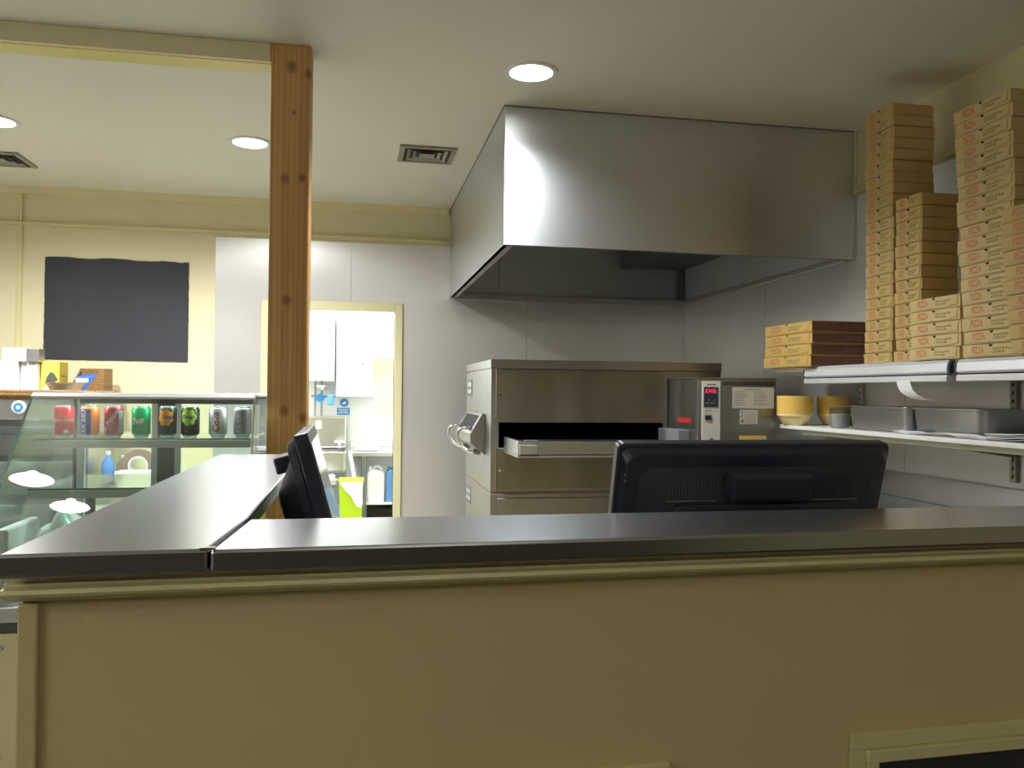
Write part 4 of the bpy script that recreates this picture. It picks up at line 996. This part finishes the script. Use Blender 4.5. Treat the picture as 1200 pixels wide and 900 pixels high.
bw.location = (-1.765, 5.538, TT); tag(bw, 'shallow steel bowl in front of the brown wicker basket', 'bowl')
bp_ = thing('blue_packet', 'blue and white packet lying inside the wicker basket above the bowl', 'packet', (-1.71, 5.80, TT + .012))
bm = bmesh.new(); add_hull8(bm, [(-1.780, 5.765, TT + .0125), (-1.630, 5.765, TT + .0125), (-1.630, 5.90, TT + .0125), (-1.780, 5.90, TT + .0125)], [(-1.778, 5.76, TT + .118), (-1.632, 5.76, TT + .132), (-1.632, 5.89, TT + .150), (-1.778, 5.89, TT + .140)])
obj('packet_body', bm, 'blue_pack', bp_, .006)
obj('white_band', boxes((-1.776, -1.70, 5.7575, 5.7595, TT + .085, TT + .112)), 'white_paper', bp_)

# bench behind the display case and what shows through the glass
bn = thing('prep_bench', 'low pale bench against the back wall, seen through the display case', 'bench', (-1.2, 5.75, 0))
obj('bench_top', boxes((-1.58, -.70, 5.42, 6.03, .75, .78)), 'off_white', bn, .004)
obj('bench_front', boxes((-1.56, -.72, 5.46, 5.48, .08, .7495)), 'off_white', bn)
for (x, y) in ((-1.54, 5.55), (-.74, 5.55), (-1.54, 6.0), (-.74, 6.0)): obj('leg', boxes((x - .02, x + .02, y - .02, y + .02, .0005, .7495)), 'alu', bn)
r = carton('carton_box', 'long white box on the bench behind the display case', -1.46, -1.22, 5.48, 5.62, .7805, .865, 'white')
tp = thing('tape_roll', 'brown and white ring standing behind the long white box on the bench', 'ring', (-1.36, 5.70, .7805))
def ringmesh(ro, ri, y0, y1):
    bm = bmesh.new(); n = 40; V = [[bm.verts.new((-1.372 + q * math.cos(2 * PI * k / n), y, .7805 + .104 + q * math.sin(2 * PI * k / n))) for k in range(n)] for q, y in ((ro, y0), (ro, y1), (ri, y1), (ri, y0))]
    for i in range(4):
        a, b = V[i], V[(i + 1) % 4]
        for k in range(n): bm.faces.new((a[k], a[(k + 1) % n], b[(k + 1) % n], b[k]))
    return bm
obj('outer_ring', ringmesh(.1035, .062, 5.68, 5.73), 'ring_brown', tp, smooth=True); obj('inner_ring', ringmesh(.0615, .050, 5.675, 5.735), 'white', tp, smooth=True)
for (x, y, hh, mm, lab) in ((-1.530, 5.60, .20, 'blue_plastic', 'blue bottle standing left on the bench behind the display case'), (-1.50, 5.80, .16, 'clear_tub', 'clear jar at the back of the bench behind the display case')):
    bt = thing('bottle', lab, 'bottle', (x, y, .7805))
    obj('bottle_body', lathe([(.034, .781), (.037, .79), (.037, .78 + hh * .65), (.014, .78 + hh * .85), (.014, .78 + hh * .9)], 24, x, y), mm, bt, smooth=True)
    obj('bottle_cap', lathe([(.016, .7805 + hh * .9), (.016, .78 + hh), (.012, .78 + hh + .003)], 20, x, y), 'white', bt, smooth=True)

# ------------------------------------------------------------------ back room seen through the doorway
bo = thing('wall_boiler', 'white wall boiler with a control strip, in the bright back room', 'boiler', (.02, 7.9, 1.3))
obj('boiler_case', boxes((-.178, .215, 7.75, 8.045, 1.325, 2.12)), 'boiler', bo, .012)
obj('control_strip', boxes((-.02, .155, 7.742, 7.7495, 1.428, 1.452)), 'label_paper', bo, .002)
obj('strip_marks', boxes(*[(-.010 + k * .028, .008 + k * .028, 7.7405, 7.7415, 1.434, 1.446) for k in range(6)]), 'grey_metal', bo)
obj('dial', cyl((.06, 7.7495, 1.385), (.06, 7.738, 1.385), .024, 20), 'white', bo, .002)
obj('dial_pointer', boxes((.057, .063, 7.736, 7.7375, 1.38, 1.405)), 'grey_metal', bo)
obj('indicator', cyl((.06, 7.7495, 1.63), (.06, 7.744, 1.63), .008, 12), 'void', bo)
wh = thing('water_heater', 'white water heater beside the boiler, pipes and blue valves below it', 'water heater', (-.40, 7.9, 1.45))
obj('heater_case', boxes((-.62, -.196, 7.75, 8.045, 1.467, 2.12)), 'boiler', wh, .012)
for x in (-.375, -.315): obj('pipe', cyl((x, 7.95, 1.14), (x, 7.95, 1.4665), .011, 12), 'grey_metal', wh)
obj('cross_pipe', cyl((-.41, 7.925, 1.325), (-.186, 7.925, 1.325), .011, 12), 'grey_metal', wh)
obj('valve', lathe([(.03, 1.385), (.055, 1.41), (.055, 1.43), (.03, 1.445)], 24, -.31, 7.90), 'alu', wh, smooth=True)
obj('valve_wheel', cyl((-.325, 7.885, 1.31), (-.325, 7.87, 1.31), .04, 24), 'blue_sign', wh, .003)
obj('pump_body', boxes((-.262, -.198, 7.83, 7.905, 1.245, 1.345)), 'blue_plastic', wh, .01)
sg = thing('wall_sign', 'small blue and white hygiene sign between boiler and steel basin', 'sign', (-.115, 8.045, 1.15))
obj('sign_board', boxes((-.178, -.052, 8.040, 8.0494, 1.150, 1.318)), 'white', sg, .001)
obj('blue_disc', cyl((-.108, 8.0395, 1.266), (-.108, 8.0375, 1.266), .040, 28), 'blue_sign', sg)
obj('hand_mark', prism([(-.132, 1.262), (-.10, 1.280), (-.084, 1.268), (-.10, 1.262), (-.088, 1.252), (-.12, 1.250)], 'y', 8.0355, 8.0372), 'ink_white', sg)
obj('blue_field', boxes((-.174, -.056, 8.0375, 8.0395, 1.152, 1.218)), 'blue_sign', sg)
obj('sign_lines', boxes((-.165, -.068, 8.0357, 8.0373, 1.200, 1.206), (-.155, -.075, 8.0357, 8.0373, 1.184, 1.190), (-.165, -.065, 8.0357, 8.0373, 1.168, 1.174)), 'ink_white', sg)
bas = thing('hand_basin', 'wall hung steel hand basin with a tall splashback in the back room', 'basin', (-.24, 7.8, .65))
obj('splashback', boxes((-.52, -.086, 8.00, 8.0485, .84, 1.135)), 'steel', bas, .012)
obj('basin_bowl', boxes((-.52, -.50, 7.45, 8.0485, .67, .838), (-.095, -.075, 7.45, 8.0485, .67, .838), (-.4995, -.0955, 7.45, 7.47, .67, .838), (-.4995, -.0955, 7.4705, 8.0485, .655, .672)), 'steel', bas, .006)
obj('tap', tube(smooth_path([(-.145, 7.93, .84), (-.145, 7.93, .90), (-.145, 7.88, .925), (-.145, 7.80, .915), (-.145, 7.77, .89)], 5), .011, 10), 'chrome', bas, smooth=True)
obj('tap_lever', tube([(-.19, 7.93, .90), (-.145, 7.93, .905), (-.10, 7.93, .90)], .009, 8), 'chrome', bas)
obj('label_card', boxes((-.37, -.315, 7.9985, 7.9996, 1.02, 1.10)), 'white_paper', bas)
obj('waste_pipe', cyl((-.24, 7.8, .0005), (-.24, 7.8, .6545), .022, 14), 'white', bas)
obj('basin_bracket', boxes((-.50, -.10, 8.03, 8.049, .30, .6545)), 'tile', bas)
st = thing('steel_table', 'steel table with a lower shelf at the right of the back room', 'table', (.35, 7.65, 0))
obj('table_top', boxes((-.045, .75, 7.30, 8.04, .812, .848)), 'steel', st, .005)
obj('table_upstand', boxes((-.045, .75, 8.025, 8.0405, .8485, .92)), 'white', st, .003)
obj('lower_shelf', boxes((.10, .73, 7.34, 8.0, .385, .405)), 'white', st, .003)
for (x, y) in ((.075, 7.34), (.70, 7.34), (.075, 8.0), (.70, 8.0)): obj('leg', cyl((x, y, .0005), (x, y, .8115), .018, 12), 'steel_dark', st)
obj('under_box', boxes((.11, .70, 7.5, 7.9, .05, .33)), 'void', st)
def jerry(label, x0, x1, m):
    j = thing('jerrycan', label, 'jerrycan', ((x0 + x1) / 2, 7.45, .4055), 'jerrycans on the table shelf')
    bm = bmesh.new(); y0, y1 = 7.36, 7.50
    add_prism(bm, [(x0, .4055), (x1, .4055), (x1, .655), (x1 - .02, .675), (x0 + .055, .695), (x0 + .012, .675), (x0, .65)], 'y', y0, y1); obj('can_body', bm, m, j, .010)
    obj('can_handle', tube(smooth_path([(x0 + .055, 7.43, .690), (x0 + .075, 7.43, .715), (x1 - .035, 7.43, .705), (x1 - .02, 7.43, .672)], 5), .010, 8), m, j, smooth=True)
    obj('screw_cap', cyl((x0 + .03, 7.43, .685), (x0 + .03, 7.43, .712), .017, 16), 'white' if m == 'jerry' else 'blue_plastic', j)
jerry('white jerrycan on the lower shelf of the steel table', .108, .252, 'jerry')
jerry('blue jerrycan at the door edge on the lower shelf of the table', .268, .41, 'blue_plastic')
cl = obj('white_cloth', boxes((.0, .20, 7.42, 7.72, .8485, .868), (.03, .15, 7.45, 7.6, .868, .885)), 'white_paper', None, .008); tag(cl, 'folded white cloth on the steel table in the back room', 'cloth')
pnl = thing('towel_dispenser', 'pale cream tapering dispenser on a stand at the right door edge', 'dispenser', (.3, 7.0, 0))
bm = bmesh.new(); add_hull8(bm, [(.168, 6.95, 1.175), (.46, 6.95, 1.175), (.46, 7.15, 1.175), (.168, 7.15, 1.175)], [(.114, 6.90, 1.655), (.48, 6.90, 1.675), (.48, 7.15, 1.675), (.114, 7.15, 1.655)])
obj('dispenser_case', bm, 'cream_panel', pnl, .006)
obj('stand_pole', cyl((.40, 7.10, .012), (.40, 7.10, 1.1745), .02, 14), 'alu', pnl); obj('stand_foot', lathe([(.12, .0005), (.12, .010), (.02, .012)], 24, .40, 7.10), 'alu', pnl)
bi = thing('waste_bin', 'lime green waste bin with a white liner in the back room', 'bin', (-.03, 7.0, 0))
bm = bmesh.new(); add_hull8(bm, [(-.105, 6.92, .0005), (.045, 6.92, .0005), (.045, 7.10, .0005), (-.105, 7.10, .0005)], [(-.128, 6.90, .640), (.068, 6.90, .640), (.068, 7.12, .640), (-.128, 7.12, .640)])
obj('bin_body', bm, 'lime', bi, .008)
obj('bin_rim', tube([(-.130, 6.898, .642), (.070, 6.898, .642), (.070, 7.122, .642), (-.130, 7.122, .642)], .006, 8, True), 'lime', bi)
bm = bmesh.new(); pts = [(-.125, .636), (.066, .636), (.060, .56), (.066, .46), (.050, .425), (.020, .43), (-.005, .47), (-.03, .52), (-.07, .56), (-.10, .60)]
A_ = [bm.verts.new((x, 6.897 - .010 * abs(math.sin(3 * i)), z)) for i, (x, z) in enumerate(pts)]; B_ = [bm.verts.new((v.co.x, v.co.y - .004, v.co.z)) for v in A_]
bm.faces.new(A_); bm.faces.new(B_[::-1])
for i in range(len(pts)): bm.faces.new((A_[i], B_[i], B_[(i + 1) % len(pts)], A_[(i + 1) % len(pts)]))
obj('bin_liner', bm, 'bag', bi)
tube_ = obj('white_pipe', cyl((-.03, 7.60, .812 - .02), (.085, 7.25, .30), .018, 12), 'white', bi)
bpy.data.objects.remove(tube_)
wp = thing('mop_handle', 'white mop leaning against the steel table behind the lime bin', 'mop', (.0, 7.2, 0))
obj('handle_shaft', cyl((.090, 7.19, .06), (-.045, 7.27, .86), .014, 12), 'white', wp)
obj('mop_head', cyl((.096, 7.185, .0005), (.090, 7.19, .06), .05, 16, .018), 'white_paper', wp)
gb = thing('pedal_bin', 'grey steel pedal bin with a crumpled bag below the hand basin', 'bin', (-.27, 7.2, 0))
obj('bin_drum', lathe([(.10, .0005), (.105, .01), (.105, .56)], 28, -.275, 7.22), 'alu', gb, smooth=True)
bg = bmesh.new(); bmesh.ops.create_uvsphere(bg, u_segments=22, v_segments=14, radius=1)
for v in bg.verts:
    n = .16 * math.sin(6 * v.co.x + 1) * math.cos(5 * v.co.y + 2) + .10 * math.sin(11 * v.co.z); v.co *= 1 + n
    v.co = Vector((-.265 + v.co.x * .115, 7.22 + v.co.y * .115, .612 + v.co.z * .055))
obj('bin_bag', bg, 'bag', gb, smooth=True)

# ------------------------------------------------------------------ world and colour
w = bpy.data.worlds.new('world'); SC.world = w; w.use_nodes = True
w.node_tree.nodes['Background'].inputs[0].default_value = (.6, .65, .7, 1); w.node_tree.nodes['Background'].inputs[1].default_value = .05
SC.view_settings.view_transform = 'Standard'
try: SC.view_settings.look = 'None'
except Exception: pass
SC.view_settings.exposure = 0.52; SC.view_settings.gamma = 1.0
SC.view_settings.use_curve_mapping = False
SC.cycles.max_bounces = 10; SC.cycles.diffuse_bounces = 5; SC.cycles.glossy_bounces = 5; SC.cycles.transparent_max_bounces = 24
SC.cycles.caustics_reflective = False; SC.cycles.caustics_refractive = False
SC.cycles.sample_clamp_indirect = 6
SC.cycles.use_denoising = True
bpy.context.view_layer.update()
